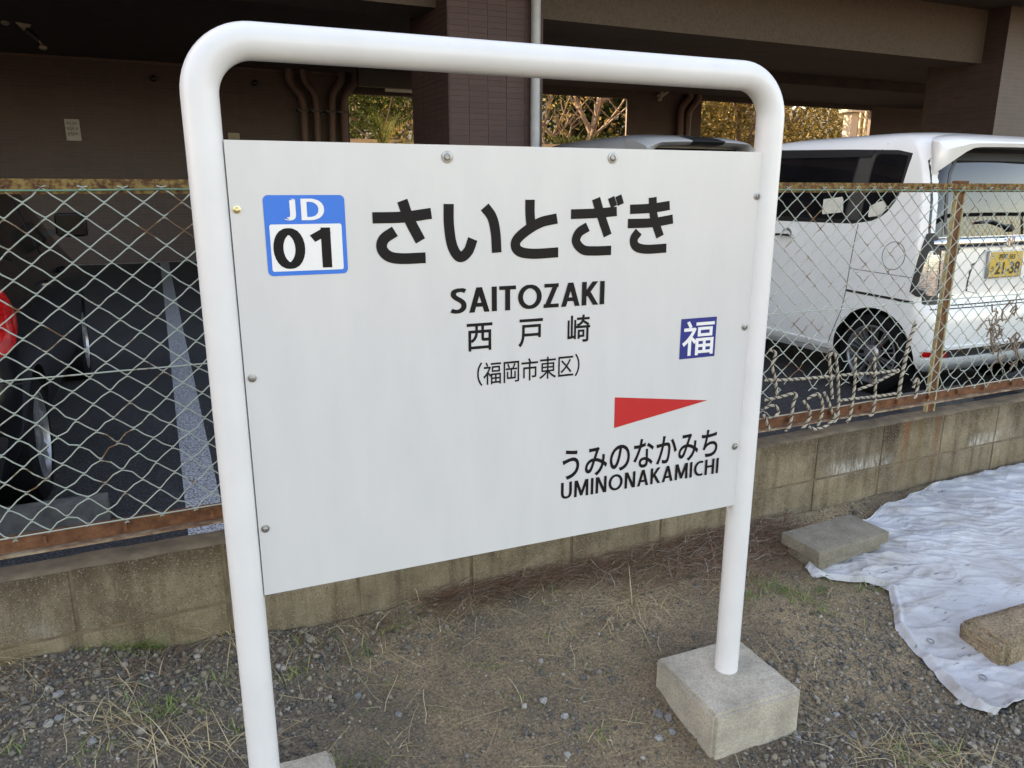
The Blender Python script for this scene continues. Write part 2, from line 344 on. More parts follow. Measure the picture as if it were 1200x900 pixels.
    MT['leafgold'] = leaf('golden_leaves', [(0,(.0850,.0765,.0255)),(.5,(.1870,.1403,.0467)),(.85,(.2720,.1955,.0680)),(1,(.3570,.2890,.1445))], .4)
    MT['bark'] = simple('bark', (.16,.115,.08), .9, var=.3, scale=14, bmp=.5, bs=60)
    MT['palebark'] = simple('pale_bark', (.1950,.1430,.1040), .9, var=.3, scale=14, bmp=.5, bs=60)
    MT['hill'] = simple('hillside_scrub', (.0765,.0765,.0558), 1, var=.6, scale=1.2, bmp=1, bs=3)
    MT['garden'] = simple('garden_soil', (.0910,.0840,.0420), 1, var=.5, scale=1.5)
    MT['postwhite'] = simple('white_post', (.5600,.4960,.3840), .7, var=.06)
mk()
ZA = -0.08      # level of the car park
def sstep(a, b, x):
    t = max(0., min(1., (x-a)/(b-a))); return t*t*(3-2*t)
def ground_z(x, y, fine=True):
    gw = -.055 + .10*(1-sstep(-.5, .35, x))
    if y > .03: return -.25
    z = gw + .165*max(y, -.9) + .04*min(0, max(y, -6)+.9)
    if fine and -1.6 < x < 5.2 and y > -3.2:
        v = Vector((x, y, 0)); z += .012*noise.noise(v*3.1) + .007*noise.noise(v*11) + .004*noise.noise(v*33)
        z += .015*sstep(-.12, 0, y)*(.5+noise.noise(v*5))          # soil drifted against the wall
    return z
def on_ground(px, py):
    z = -.1
    for _ in range(12): p = onZ(px, py, z); z = ground_z(p.x, p.y)
    return Vector((p.x, p.y, z))

# ------------------------------------------------------------------ ground, one sheet to the horizon
def axis(lo, hi, step, far):
    a = list(np.arange(lo, hi+step/2, step)); e = step
    l = [lo]; h = [hi]
    while l[-1] > -far: e *= 1.6; l.append(l[-1]-e); h.append(h[-1]+e)
    return sorted(l[1:]) + a + h[1:]
xs = axis(-1.5, 5.0, .018, 500); ys = axis(-2.2, .0, .018, 500)
xs = np.array(xs); ys = np.array([y for y in ys if y < 0] + [0.0, .04] + [y for y in ys if y > .05])
V = np.zeros((len(xs)*len(ys), 3)); k = 0
for y in ys:
    for x in xs: V[k] = (x, y, ground_z(x, y)); k += 1
nx = len(xs); ii = np.arange((len(ys)-1)*(nx-1)); r_, c_ = ii//(nx-1), ii % (nx-1); a = r_*nx+c_
F = np.stack([a, a+1, a+nx+1, a+nx], 1)
gm = fast_mesh('ground', V, F, MT['dirt']); gm.polygons.foreach_set('use_smooth', [True]*len(gm.polygons))
tag(link('ground', gm), kind='structure')

# ------------------------------------------------------------------ car park
mb = MB(); mb.box(-40, 60, .100, 18, -.3, ZA)
lot = tag(part('parking_lot', mb, MT['asphalt'], None), kind='structure')
def lines(x0, x1, y0, y1): mb = MB(); mb.box(x0, x1, y0, y1, ZA-.01, ZA+.004); part('parking_line', mb, MT['line'], lot)
for xc in (-2.45, .06, 2.56, 7.6, 10.1): lines(xc-.075, xc+.075, .30, 14.42)
lines(-30, 3.9, 14.42, 14.49)
def wheel_stop(x, y, label):
    mb = MB(); f = lambda a, b, c: Vector((x-.30+c, y+a, ZA+b))
    mb.prism([(-.06,-.01),(.06,-.01),(.045,.10),(-.045,.10)], f, .60)
    o = part('wheel_stop', mb, MT['kerb'], None, smooth=20); tag(o, label, 'wheel stop', 'wheel stops in the car park')
wheel_stop(-.62, 1.30, 'low concrete wheel stop behind the black hatchback by the white bay line')
wheel_stop(-1.75, 1.30, 'low concrete wheel stop behind the far rear wheel of the black hatchback')
wheel_stop(4.62, 1.33-.33, 'low concrete wheel stop at the near rear wheel of the white kei van')
wheel_stop(5.75, 1.33-.33, 'low concrete wheel stop at the far rear wheel of the white kei van')

# ------------------------------------------------------------------ block wall
wall = thing('block_wall', 'low weathered brown concrete block wall below the chain link fence', 'wall', (1.3, .06, -.1))
mb = MB(); mb.box(-4.72, 7.67, .006, .097, -.45, .2895); part('mortar', mb, MT['mortar'], wall)
bm_var = []
for i in range(4):
    mb = MB(); mb.box(-.195, .195, -.048, .048, -.095, .095, bev=.0035)
    bm_var.append(mesh_of('block', mb, MT['block']))
for k in range(-12, 19):
    for c in range(2):
        o = link('block', bm_var[rnd.randrange(4)], wall)
        o.matrix_parent_inverse = Matrix.Translation(-Vector(wall.location))
        o.location = (.278+.4*k, .0505+rnd.uniform(-.0015,.0015), .195-.2*c + rnd.uniform(-.001,.001)); o.rotation_euler = (0, 0, rnd.uniform(-.004,.004))
# uneven mortar bed on top of the wall
mb = MB(); n = 400; vs = []; fs = []
for i in range(n+1):
    x = -4.72+12.39*i/n
    for j, (y, z) in enumerate(((.003,.290),(.012,.296),(.040,.299),(.075,.299),(.098,.294),(.0985,.285))):
        q = noise.noise(Vector((x*6, y*30, 1)))*.004 + noise.noise(Vector((x*25, y*60, 2)))*.0025
        vs.append((x, y+(.004*noise.noise(Vector((x*9,0,5))) if j < 2 else 0), z+q))
for i in range(n):
    for j in range(5): fs.append((i*6+j, i*6+j+1, i*6+j+7, i*6+j+6))
mb.add(vs, fs); part('mortar_cap', mb, MT['mortar'], wall, smooth=60)

# ------------------------------------------------------------------ chain link fence
FY = .050
fence = thing('chain_link_fence', 'rusty chain link fence with pale wire mesh standing on the block wall', 'fence', (1.3, FY, .29))
FX0, FX1 = -3.2, 7.4
mb = MB(); a = .038
mb.box(FX0, FX1, FY-.003, FY+.001, 1.308, 1.345); mb.box(FX0, FX1, FY-.0025, FY+.038, 1.3415, 1.3455)
part('top_rail', mb, MT['rustpaint'], fence)
mb = MB(); mb.box(FX0, FX1, FY+.006, FY+.010, .352, .400); br = part('bottom_rail', mb, MT['rust'], fence)
mb = MB(); mb.box(FX0, FX1, FY-.022, FY+.0065, .3465, .3518); part('rail_flange', mb, MT['flange'], br)
for x in np.arange(FX0+.1, FX1, .21):
    mb = MB(); xx = x+rnd.uniform(-.02,.02); mb.box(xx-.004, xx+.004, FY-.008, FY+.0065, .366, .386); part('rail_hook', mb, MT['rust'], fence)
for px in (-2.6, -.62, 1.32, 3.245, 5.15, 7.1):
    mb = MB()
    for s in (-1, 1): mb.box(px+s*.025-.0045, px+s*.025+.0045, FY+.003, FY+.020, .285, 1.34)
    po = part('post', mb, MT['cream'], fence)
    mb = MB(); mb.box(px-.0205, px+.0205, FY+.009, FY+.014, .285, 1.3395); part('post_web', mb, MT['rust'], po)
    mb = MB(); mb.box(px-.03, px+.035, FY-.001, FY+.035, 1.3455, 1.357, bev=.003); part('post_cap', mb, MT['rust'], po)
def sag(x, z):
    """deformation field of the mesh, shared by neighbouring wires"""
    b = sstep(1.0, .40, z); l = sstep(1.15, .45, z)*sstep(.6, -.4, x); rr = sstep(.85, .42, z)*sstep(1.9, 2.5, x)
    v = Vector((x*4, z*4, 0)); v2 = Vector((x*11, z*11, 3))
    dx = .004*noise.noise(v) + b*.010*noise.noise(v+Vector((7,0,0))) + (l*.008+rr*.014)*noise.noise(v2)
    dz = .004*noise.noise(v+Vector((0,9,0))) + b*.010*noise.noise(v+Vector((3,9,0))) + (l*.012+rr*.016)*noise.noise(v2+Vector((5,5,0)))
    dy = b*.015*noise.noise(v*.7) - rr*.006
    return dx, dy, dz
PW, PH = .0460, .0385; ZT = 1.325
nw = int((FX1-FX0)/PW)
for k in range(nw):
    x0 = FX0 + k*PW; path = []; nj = 24
    near = -.8 < x0 < .35 or 1.9 < x0 < 4.6
    for j in range(nj+1):
        side = (j+k) % 2; z = ZT - j*PH
        if 2.2 < x0 < 3.12 and z < .50 + .10*noise.noise(Vector((x0*5,0,0))): break       # torn part
        x = x0 + side*PW; s = 1 if side else -1
        pts = [(x - s*.0055, z+.0046, .0015*s), (x + s*.0022, z+.0012, .0030), (x + s*.0022, z-.0012, -.0030), (x - s*.0055, z-.0046, -.0015*s)]
        if j == 0: pts = [(x - s*.012, z+.004, 0), (x + s*.002, z, .003), (x - s*.0055, z-.0046, 0)]
        for (a, b, c) in pts:
            d = sag(a, b); path.append((a+d[0], FY-.008+c+d[1]*.6, b+d[2]))
        if near and j < nj:                                                               # slight bow in each span
            zz = z-PH/2; xx = x0+PW/2; d = sag(xx, zz); bw = .006*noise.noise(Vector((xx*9, zz*9, k*.3)))*(1+2*sstep(.9,.4,zz))
            path.append((xx+d[0], FY-.008+d[1]*.6, zz+d[2]+bw))
    mb = MB(); mb.tube(path, .0019, 5, cap=False); part('wire', mb, MT['wire'], fence, smooth=60)
for z, m_ in ((1.318, 'wiregreen'), (.835, 'wire'), (.402, 'wire')):
    mb = MB(); pts = []
    for i in range(160):
        x = FX0+(FX1-FX0)*i/159; pts.append((x, FY-.0125, z+.006*noise.noise(Vector((x*1.2, z*7, 0)))+.002*noise.noise(Vector((x*6,z,0)))))
    mb.tube(pts, .0022, 5); part('tension_wire', mb, MT[m_], fence, smooth=60)

# ------------------------------------------------------------------ apartment block on columns
bl = thing('apartment_building', 'brown tiled apartment block on columns over an open car park', 'building', (4, 10, ZA))
colX = (-25.82, -16.14, -6.46, 3.22, 12.90, 22.58, 32.26)
CW = 1.22
for x in colX:
    main = abs(x-3.22) < .01
    mb = MB(); e = .008 if main else 0
    mb.box(x+e, x+CW-e, 6.5+e, 7.88, ZA-.05, 4.195)
    m = mesh_of('column', mb, [MT['tileX'], MT['tileY']] if not main else [MT['grout'], MT['grout']])
    for pl in m.polygons: pl.material_index = 1 if abs(pl.normal.x) > .5 else 0
    o = link('column', m, bl); o.matrix_parent_inverse = Matrix.Translation(-Vector(bl.location))
    if main:
        ccol = o
mf = MB(); mf.box(-.1155, .1155, -.004, .004, -.0295, .0295); tf = mesh_of('tile', mf, MT['tile'])
ms_ = MB(); ms_.box(-.004, .004, -.1125, .1125, -.0295, .0295); ts_ = mesh_of('tile', ms_, MT['tile'])
rest = MB()
for r in range(68):
    z = ZA+.03+.063*r
    for i in range(5):
        x = 3.22+.011+.12+i*.2395
        if z > 1.75: t = link('tile', tf, ccol); t.location = (x, 6.504+rnd.uniform(-.0012,.0012), z); t.rotation_euler = (rnd.uniform(-.012,.012), 0, rnd.uniform(-.004,.004))
        else: rest.box(x-.1155, x+.1155, 6.5, 6.508, z-.0295, z+.0295)
    for i in range(6):
        y = 6.5+.012+.115+i*.2285
        if 1.80 < z < 2.85: t = link('tile', ts_, ccol); t.location = (3.224, y, z)
        else: rest.box(3.2195, 3.228, y-.1125, y+.1125, z-.0295, z+.0295)
    for i in range(6):
        y = 6.5+.012+.115+i*.2285; rest.box(4.432, 4.4405, y-.1125, y+.1125, z-.0295, z+.0295)
tag(part('tile_rows', rest, MT['tile'], ccol), kind='stuff')
for i in range(len(colX)-1):
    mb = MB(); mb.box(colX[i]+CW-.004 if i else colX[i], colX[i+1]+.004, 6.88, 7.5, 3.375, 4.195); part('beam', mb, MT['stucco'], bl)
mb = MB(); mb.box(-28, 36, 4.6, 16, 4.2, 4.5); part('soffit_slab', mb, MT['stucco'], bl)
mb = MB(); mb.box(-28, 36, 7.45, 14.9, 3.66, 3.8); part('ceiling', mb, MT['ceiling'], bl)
mb = MB(); mb.box(-27.9, 35.9, 5.8, 15.8, 4.503, 10.6); uw = part('upper_storeys', mb, MT['facade'], bl)
for fl in range(2):
    z = 4.6+3.1*fl; mb = MB(); mb.box(-27.8, 35.8, 4.62, 4.74, z-.1, z+1.1); mb.box(-27.8, 35.8, 4.745, 5.81, z-.1, z+.05) if fl else None
    part('balcony', mb, MT['facade'], bl)
    for i in range(14):
        x = -26+4.4*i; mb = MB(); mb.box(x, x+2.4, 5.78, 5.806, z+.1, z+2.1); part('window', mb, MT['glass'], bl)
mb = MB(); mb.box(-28, 3.92, 14.5, 14.6, ZA-.05, 3.66); part('back_wall', mb, MT['tileX'], bl)
mb = MB(); mb.box(-28, 3.90, 14.47, 14.5, 3.615, 3.655); part('cornice', mb, MT['drain'], bl)
mb = MB(); mb.box(10.79, 13.05, 14.45, 14.50, ZA-.05, 3.66); part('back_pier', mb, MT['tileX'], bl)
mb = MB(); mb.box(19.2, 36, 14.5, 14.6, ZA-.05, 3.66); part('back_wall', mb, MT['tileX'], bl)
for x0, x1, z in ((3.92, 7.4, 3.27), (7.4, 10.79, 3.49), (13.05, 19.2, 3.55)):
    mb = MB(); mb.box(x0, x1, 14.46, 14.62, z, 3.655); part('lintel', mb, MT['ceiling'], bl)
mb = MB(); mb.box(4.5, 19.2, 10.6, 11.0, 3.45, 3.66); part('ceiling_beam', mb, MT['ceiling'], bl)
def pxpath(pts, crop, Y):
    x0, y0, s = crop; return [onY(x0+a/s, y0+b/s, Y) for a, b in pts]
def smooth_path(p, n=6, k=.28):
    out = [p[0]]
    for i in range(1, len(p)-1):
        a, b, c = p[i-1], p[i], p[i+1]; q0 = b+(a-b)*k; q1 = b+(c-b)*k
        for t in range(n+1): u = t/n; out.append(q0*(1-u)**2 + b*2*u*(1-u) + q1*u*u)
    return out+[p[-1]]
c2 = (200, 0, 4)
for pts in ([(550,300),(555,385),(620,460),(630,660)], [(615,300),(625,380),(680,450),(690,660)], [(800,310),(800,380),(755,440),(758,660)], [(862,320),(862,390),(808,460),(815,660)]):
    p = pxpath(pts, c2, 14.36); p.append(Vector((p[-1].x, 14.36, ZA))); p[0] = Vector((p[0].x, 14.36, 3.66))
    mb = MB(); mb.tube(smooth_path(p), .078, 14); dp = part('drain_pipe', mb, MT['drain'], bl, smooth=50)
    q = p[3]; mb = MB(); mb.box(q.x-.11, q.x+.11, 14.36-.085, 14.5, 2.86, 2.90); part('pipe_bracket', mb, MT['trim'], dp)
for pts in ([(635,100),(630,190),(545,290),(540,450)], [(715,100),(705,210),(612,330),(605,450)]):
    p = pxpath(pts, (730,90,8), 14.32); p.append(Vector((p[-1].x, 14.32, ZA))); p[0] = Vector((p[0].x, 14.32, 3.66))
    mb = MB(); mb.tube(smooth_path(p), .085, 14); part('drain_pipe', mb, MT['drain'], bl, smooth=50)
mb = MB(); mb.tube([(4.30,6.43,ZA),(4.30,6.43,4.2)], .057, 16); dp = part('drain_pipe', mb, MT['greypipe'], bl, smooth=50); dp['label'] = 'pale grey drain pipe on the tiled column'
for z in (2.86, 1.3):
    mb = MB(); mb.tube([(4.30,6.43,z-.03),(4.30,6.43,z+.03)], .066, 16); mb.box(4.20, 4.40, 6.43, 6.5, z-.012, z+.012); part('pipe_clamp', mb, MT['brass'], dp)
mb = MB(); mb.tube(smooth_path([Vector((3.55,6.40,4.13)), Vector((4.12,6.40,4.10)), Vector((4.30,6.43,3.95))]), .075, 14); part('drain_bend', mb, MT['drain'], bl, smooth=50)
# wall and ceiling fittings
def fitting(name, mb, m, label, cat, group=None): return tag(part(name, mb, m, None, smooth=40), label, cat, group)
a = onY(75,140,14.48); b = onY(95.5,165,14.48)
nb = thing('paper_notice', 'small white printed notice on the dark tiled wall of the car park', 'notice', (a.x, 14.49, b.z))
mb = MB(); mb.box(a.x, a.x+.24, 14.478, 14.5, b.z, a.z+.01); part('sheet', mb, MT['paper'], nb)
mb = MB()
for i in range(9):
    for j in range(3):
        if rnd.random() < .8: x = a.x+.03+.02*i; z = a.z-.04-.09*j; mb.box(x, x+.009, 14.474, 14.477, z-rnd.uniform(.03,.08), z)
part('print', mb, MT['plateink'], nb)
for q, lab in (((180,92), 'small dark round lamp on the tiled wall above the notice'), ((299,97), 'small dark round lamp on the tiled wall beside the brown drain pipes')):
    p = onY(*q, 14.42); mb = MB(); M = Matrix.Translation(p) @ Matrix.Rotation(pi/2, 4, 'X')
    mb.lathe([(.035,-.08),(.055,-.05),(.06,0),(.045,.03),(.02,.045)], 14, M); fitting('wall_lamp', mb, MT['trim'], lab, 'lamp', 'lamps on the tiled wall')
p = onY(274,160,14.48); mb = MB(); mb.box(p.x-.11, p.x+.11, 14.46, 14.5, p.z-.05, p.z+.07, bev=.008); fitting('wall_box', mb, MT['fixture'], 'small cream box on the tiled wall just above the sign board', 'box')
e = onZ(30,36,3.55)
ef = thing('ceiling_detector', 'small cream bracketed detector hanging from the dark ceiling', 'detector', (e.x, e.y, 3.66))
mb = MB(); f = lambda a_, b_, c_: Vector((e.x+a_, e.y+c_, 3.66+b_)); mb.prism([(-.12,.0),(-.01,-.13),(.08,-.02)], f, .05); part('bracket', mb, MT['fixture'], ef)
mb = MB(); mb.tube([(e.x+.0,e.y,3.56),(e.x+.15,e.y,3.43)], .05, 12); part('housing', mb, MT['trim'], ef, smooth=40)
for dx, dz in ((-.24,.04),(.19,-.26)):
    mb = MB(); M = Matrix.Translation((e.x+dx, e.y, 3.60+dz)); mb.lathe([(.015,.03),(.05,.015),(.055,-.015),(.03,-.035)], 14, M); part('sensor_head', mb, MT['fixture'], ef, smooth=40)
mb = MB(); mb.tube([(e.x+.14,e.y,3.44),(e.x+.19,e.y,3.35)], .012, 6); mb.tube([(e.x-.24,e.y,3.66),(e.x-.24,e.y,3.6)], .012, 6); part('stem', mb, MT['fixture'], ef)
p = onY(1075,107,14.40); fl = thing('fluorescent_lamp', 'pale fluorescent batten lamp on the dark wall at the back of the car park', 'lamp', p)
mb = MB(); mb.box(p.x-.55, p.x+.55, 14.38, 14.5, p.z+.05, p.z+.14); part('housing', mb, MT['fixture'], fl)
mb = MB(); mb.tube([(p.x-.5,14.40,p.z),(p.x+.5,14.40,p.z)], .05, 10); part('tube', mb, MT['lamp_cover'], fl, smooth=40)
p = onY(462,105,13.6); fl = thing('fluorescent_lamp', 'pale fluorescent batten lamp under the ceiling beside the brown drain pipes', 'lamp', p)
mb = MB(); mb.box(p.x-.75, p.x+.75, 13.5, 13.62, p.z+.02, 3.66); part('housing', mb, MT['trim'], fl)
mb = MB(); mb.tube([(p.x-.2,13.55,p.z-.02),(p.x+.6,13.55,p.z-.02)], .035, 10); part('tube', mb, MT['lamp_cover'], fl, smooth=40)
p = onY(777,112,14.3); cc = thing('spot_camera', 'small pale swivel camera on the back pier beside paired drain pipes', 'camera', p)
mb = MB(); mb.tube([p+Vector((-.05,.15,.02)), p, p+Vector((.12,-.1,.12))], .035, 8); part('arm', mb, MT['fixture'], cc)
mb = MB(); mb.tube([p+Vector((-.12,-.03,-.12)), p+Vector((-.02,0,.1))], .05, 10); part('head', mb, MT['fixture'], cc)

# ------------------------------------------------------------------ garden behind the car park
mb = MB(); vs = []; fs = []; nx_, ny_ = 60, 24
for j in range(ny_+1):
    for i in range(nx_+1):
        x = -40+170*i/nx_; y = 16.5+90*(j/ny_)**1.6
        z = -.1 + 13*sstep(24, 75, y)*(1-.15*sstep(10, 60, x-.2*y)) + .6*noise.noise(Vector((x*.15,y*.15,0)))*sstep(20,30,y)
        vs.append((x, y, z))
for j in range(ny_):
    for i in range(nx_): a = j*(nx_+1)+i; fs.append((a, a+1, a+nx_+2, a+nx_+1))
mb.add(vs, fs); tag(part('hillside', mb, MT['hill'], None, smooth=180), kind='structure')
def hill_z(x, y): return -.1 + 13*sstep(24, 75, y)*(1-.15*sstep(10, 60, x-.2*y)) + .6*noise.noise(Vector((x*.15,y*.15,0)))*sstep(20,30,y)
gw = MB(); gw.box(2, 12.5, 19, 19.25, -.15, 2.55); gwo = thing('garden_wall', 'tawny garden wall behind the sago palm beyond the car park', 'wall', (7, 19.1, -.1))
part('wall', gw, MT['stucco'], gwo); gw = MB(); gw.box(1.95, 12.55, 18.95, 19.3, 2.55, 2.65); part('coping', gw, MT['postwhite'], gwo)
def leaves(center, rad, n, size, seed, squash=1.0, hollow=.3):
    """leaf-sized quads through a lumpy crown"""
    g = np.random.default_rng(seed); nc = max(8, n//60)
    cc_ = g.normal(size=(nc,3)); cc_ /= np.linalg.norm(cc_, axis=1)[:,None]; cc_ *= (hollow+(1-hollow)*g.random((nc,1))**.5)
    cc_ = cc_*np.array(rad)+np.array(center)
    idx = g.integers(0, nc, n); cl = np.mean(rad)*.22
    P = cc_[idx]+g.normal(size=(n,3))*cl*np.array([1,1,.8])
    u = g.normal(size=(n,3)); u /= np.linalg.norm(u,axis=1)[:,None]; v = g.normal(size=(n,3)); v -= u*(u*v).sum(1)[:,None]; v /= np.linalg.norm(v,axis=1)[:,None]
    s = size*(.6+.8*g.random((n,1)))
    Q = np.stack([P-u*s, P-v*s*.45, P+u*s, P+v*s*.45], 1).reshape(-1,3)
    return Q, np.arange(n*4).reshape(n,4)
def tree(px, py, Y, top, rad, n, size, leafm, bark, label, seed, kind='leafy', group='trees beyond the car park'):
    b = onY(px, py, Y); x = b.x; z0 = hill_z(x, Y)
    t = thing('garden_tree', label, 'tree', (x, Y, z0), 0, group); g = random.Random(seed)
    h = top - z0; mb = MB()
    def limb(p, d, L, r, lev):
        pts = [p]; q = p.copy(); dd = d.copy()
        for i in range(5):
            dd = (dd + Vector((g.uniform(-.18,.18), g.uniform(-.18,.18), .08))).normalized(); q = q+dd*L/5; pts.append(q.copy())
        mb.tube(pts, r, 7 if lev < 2 else 5, r2=r*.45)
        if lev < (3 if kind == 'bare' else 2):
            for i in range(4 if lev else 6):
                k = g.randrange(1, 6); nd = Vector((g.uniform(-1,1), g.uniform(-1,1), g.uniform(.3,1.1))).normalized()
                limb(pts[k], nd, L*g.uniform(.45,.65), r*.5, lev+1)
    limb(Vector((x, Y, z0-.1)), Vector((g.uniform(-.08,.08), 0, 1)), h*.75, h*.022+.02, 0)
    part('trunk', mb, MT[bark], t, smooth=60)
    Q, Fq = leaves((x, Y, top-rad[2]*.85), rad, n, size, seed)
    Q = Q[Q[:,2].reshape(-1,4).min(1).repeat(4) > z0+.1]; Fq = np.arange(len(Q)).reshape(-1,4)
    o = link('crown', fast_mesh('crown', Q, Fq, MT[leafm]), t); o.matrix_parent_inverse = Matrix.Translation(-Vector(t.location))
tree(418, 130, 27, 7.2, (2.3,2,2.4), 5000, .13, 'leafmid', 'bark', 'mid green bushy tree behind the sago palm beside the drain pipes', 3)
tree(478, 100, 33, 9.0, (2.4,2,2.6), 5000, .14, 'leafdark', 'bark', 'dark evergreen tree on the hillside behind the sago palm', 4)
tree(446, 130, 30, 5.5, (1.6,1.5,1.4), 700, .10, 'leafgold', 'palebark', 'thin sparse tree with pale bare stems on the hillside', 41, 'bare')
tree(676, 140, 23, 8.0, (2.4,1.5,3.2), 700, .09, 'leafgold', 'palebark', 'nearly bare tree with pale trunk and rising branches', 5, 'bare')
tree(655, 130, 27, 7.5, (3.2,2,3.6), 6000, .14, 'leafdark', 'bark', 'dense dark tree behind the nearly bare pale tree', 6)
tree(720, 130, 27, 7.5, (2.6,2,3.2), 6000, .14, 'leafmid', 'bark', 'mid green tree behind the back pier of the car park', 7)
tree(850, 130, 25, 7.5, (3.2,2,3.4), 7000, .12, 'leafgold', 'bark', 'golden leaved tree beside the paired brown drain pipes', 8)
tree(830, 130, 31, 7.5, (3.2,2,3.4), 6000, .14, 'leafmid', 'bark', 'green tree half hidden behind the golden tree by the drain pipes', 9)
tree(940, 130, 27, 7.5, (4.2,2.5,3.4), 7000, .12, 'leafgold', 'palebark', 'golden leaved tree with pale limbs beside the white gate post', 10, 'bare')
tree(1000, 130, 31, 8.0, (4.5,3,3.6), 7000, .13, 'leafgold', 'bark', 'broad golden leaved tree behind the white gate post', 12)
def hedge(px0, px1, Y, z1, m, label, seed):
    a = onY(px0, 150, Y).x; b = onY(px1, 150, Y).x; z0 = -.1; g = np.random.default_rng(seed); n = int((b-a)*900)
    P = np.stack([g.uniform(a,b,n), g.uniform(Y-.4,Y+.4,n), z0+(z1-z0)*g.random(n)**.7 + g.normal(size=n)*.05], 1)
    u = g.normal(size=(n,3)); u /= np.linalg.norm(u,axis=1)[:,None]; v = np.cross(u, g.normal(size=(n,3))); v /= np.linalg.norm(v,axis=1)[:,None]; s = .05+.05*g.random((n,1))
    Q = np.stack([P-u*s, P-v*s*.5, P+u*s, P+v*s*.5], 1).reshape(-1,3)
    h_ = thing('hedge', label, 'hedge', ((a+b)/2, Y, z0))
    o = link('foliage', fast_mesh('foliage', Q, np.arange(n*4).reshape(n,4), MT[m]), h_); o.matrix_parent_inverse = Matrix.Translation(-Vector(h_.location))
    mb = MB()
    for i in range(int((b-a)/.6)+1): x = a+.3+.6*i; mb.tube([(x,Y,z0),(x+.05,Y,z1*.7)], .02, 5)
    part('stem', mb, MT['bark'], h_)
hedge(645, 735, 20.0, 2.95, 'leafmid', 'clipped yellow green hedge behind the pale minivan', 31)
hedge(815, 968, 19.5, 2.75, 'leafdark', 'clipped dark green hedge below the golden trees', 32)
def cycad(px, Y, zt, label, seed, R=1.15):
    x = onY(px, 150, Y).x; t = thing('sago_palm', label, 'palm', (x, Y, -.1), 0, 'sago palms behind the car park'); g = random.Random(seed)
    mb = MB(); pts = [(x+.03*sin(i*2.1), Y, -.1+(zt+.1)*i/6) for i in range(7)]; mb.tube(pts, .17, 10, r2=.14); part('trunk', mb, MT['bark'], t)
    for i in range(26):
        az = i*2.4; el = radians(g.uniform(5, 75)); mb = MB(); L = R*g.uniform(.8,1.1); p = Vector((x, Y, zt)); d = Vector((cos(az)*cos(el), sin(az)*cos(el), sin(el)))
        rach = [p.copy()]
        for k in range(9): d = (d+Vector((0,0,-.13))).normalized(); p = p+d*L/9; rach.append(p.copy())
        mb.tube(rach, .012, 4, r2=.004); sdv = d.cross(Vector((0,0,1))).normalized()
        for k in range(1, 10):
            for q in range(2):
                b0 = rach[k-1].lerp(rach[k], q/2); w_ = .20*sin(pi*(k+q/2)/10.5)+.03; ax = (rach[k]-rach[k-1]).normalized()
                for s in (-1, 1):
                    tip = b0+sdv*s*w_+ax*w_*.6+Vector((0,0,.05)); mb.add([b0+ax*.012, tip, b0-ax*.012], [(0,1,2)])
        part('frond', mb, MT['leafgold'] if i % 3 == 0 else MT['leafmid'], t)
cycad(447, 17.4, 2.25, 'sago palm with arching green fronds before the tawny garden wall', 51)
cycad(480, 17.9, 2.0, 'lower sago palm half hidden by the tiled column', 53, .9)
cycad(963, 21, 2.2, 'sago palm at the foot of the white gate post', 52)
p = onY(995, 160, 22); gp = thing('gate_post', 'white square gate post with capped top among golden trees', 'post', (p.x, 22, -.1))
zt = onY(995, 132, 22).z
mb = MB(); mb.box(p.x-.20, p.x+.20, 21.8, 22.2, -.15, zt); part('shaft', mb, MT['postwhite'], gp)
mb = MB(); mb.box(p.x-.34, p.x+.34, 21.66, 22.34, zt, zt+.12); mb.box(p.x-.45, p.x+.45, 21.9, 22.1, zt+.3, zt+.42); mb.tube([(p.x,22,zt+.1),(p.x,22,zt+.32)], .1, 8); part('cap', mb, MT['postwhite'], gp)
tr_ = thing('garden_trellis', 'pale slatted trellis beside the white gate post', 'trellis', (p.x+1.6, 22.2, -.1))
for i in range(7):
    mb = MB(); x = p.x+.8+.3*i; mb.box(x-.04, x+.04, 22.2, 22.26, -.1, zt+.2); part('slat', mb, MT['postwhite'], tr_)
for z in (zt+.12, 2.2): 
    mb = MB(); mb.box(p.x+.5, p.x+3.0, 22.14, 22.2, z, z+.12); part('rail', mb, MT['postwhite'], tr_)
# ------------------------------------------------------------------ station sign
SA = Vector((.99943, -.03366, 0)); SN = Vector((.03366, .99943, 0)); SO = Vector((.128, -.6957, 0)); SROT = atan2(SA.y, SA.x)
def sp_(a, z, b=0): return SO + SA*a + SN*b + Vector((0,0,z))       # a along the board, b away from the viewer
sign = thing('station_sign', 'white pipe framed railway station name sign reading SAITOZAKI in Japanese and roman letters', 'sign', sp_(.62, -.17))
AL, AR, ZTOP, RB = -.033, 1.2755, 1.583, .098
PD = .016
pts = [sp_(AL, -.2, PD), sp_(AL, .4, PD), sp_(AL, 1.0, PD)]
for i in range(15): t = pi-(pi/2)*i/14; pts.append(sp_(AL+RB+RB*cos(t), ZTOP-RB+RB*sin(t), PD))
pts += [sp_(.4, ZTOP, PD), sp_(.8, ZTOP, PD)]
for i in range(15): t = pi/2-(pi/2)*i/14; pts.append(sp_(AR-RB+RB*cos(t), ZTOP-RB+RB*sin(t), PD))
pts += [sp_(AR, 1.0, PD), sp_(AR, .4, PD), sp_(AR, -.2, PD)]
mb = MB(); mb.tube(pts, .0335, 40); part('pipe_frame', mb, MT['pipe'], sign, smooth=60)
BW, BZ0, BZ1 = 1.2505, .4728, 1.4081
f = lambda a, b, c: sp_(a, b, c)
mb = MB(); mb.prism([(0,BZ0),(BW,BZ0),(BW,BZ1),(0,BZ1)], f, .004); board = part('board', mb, MT['enamel'], sign)
mb = MB()
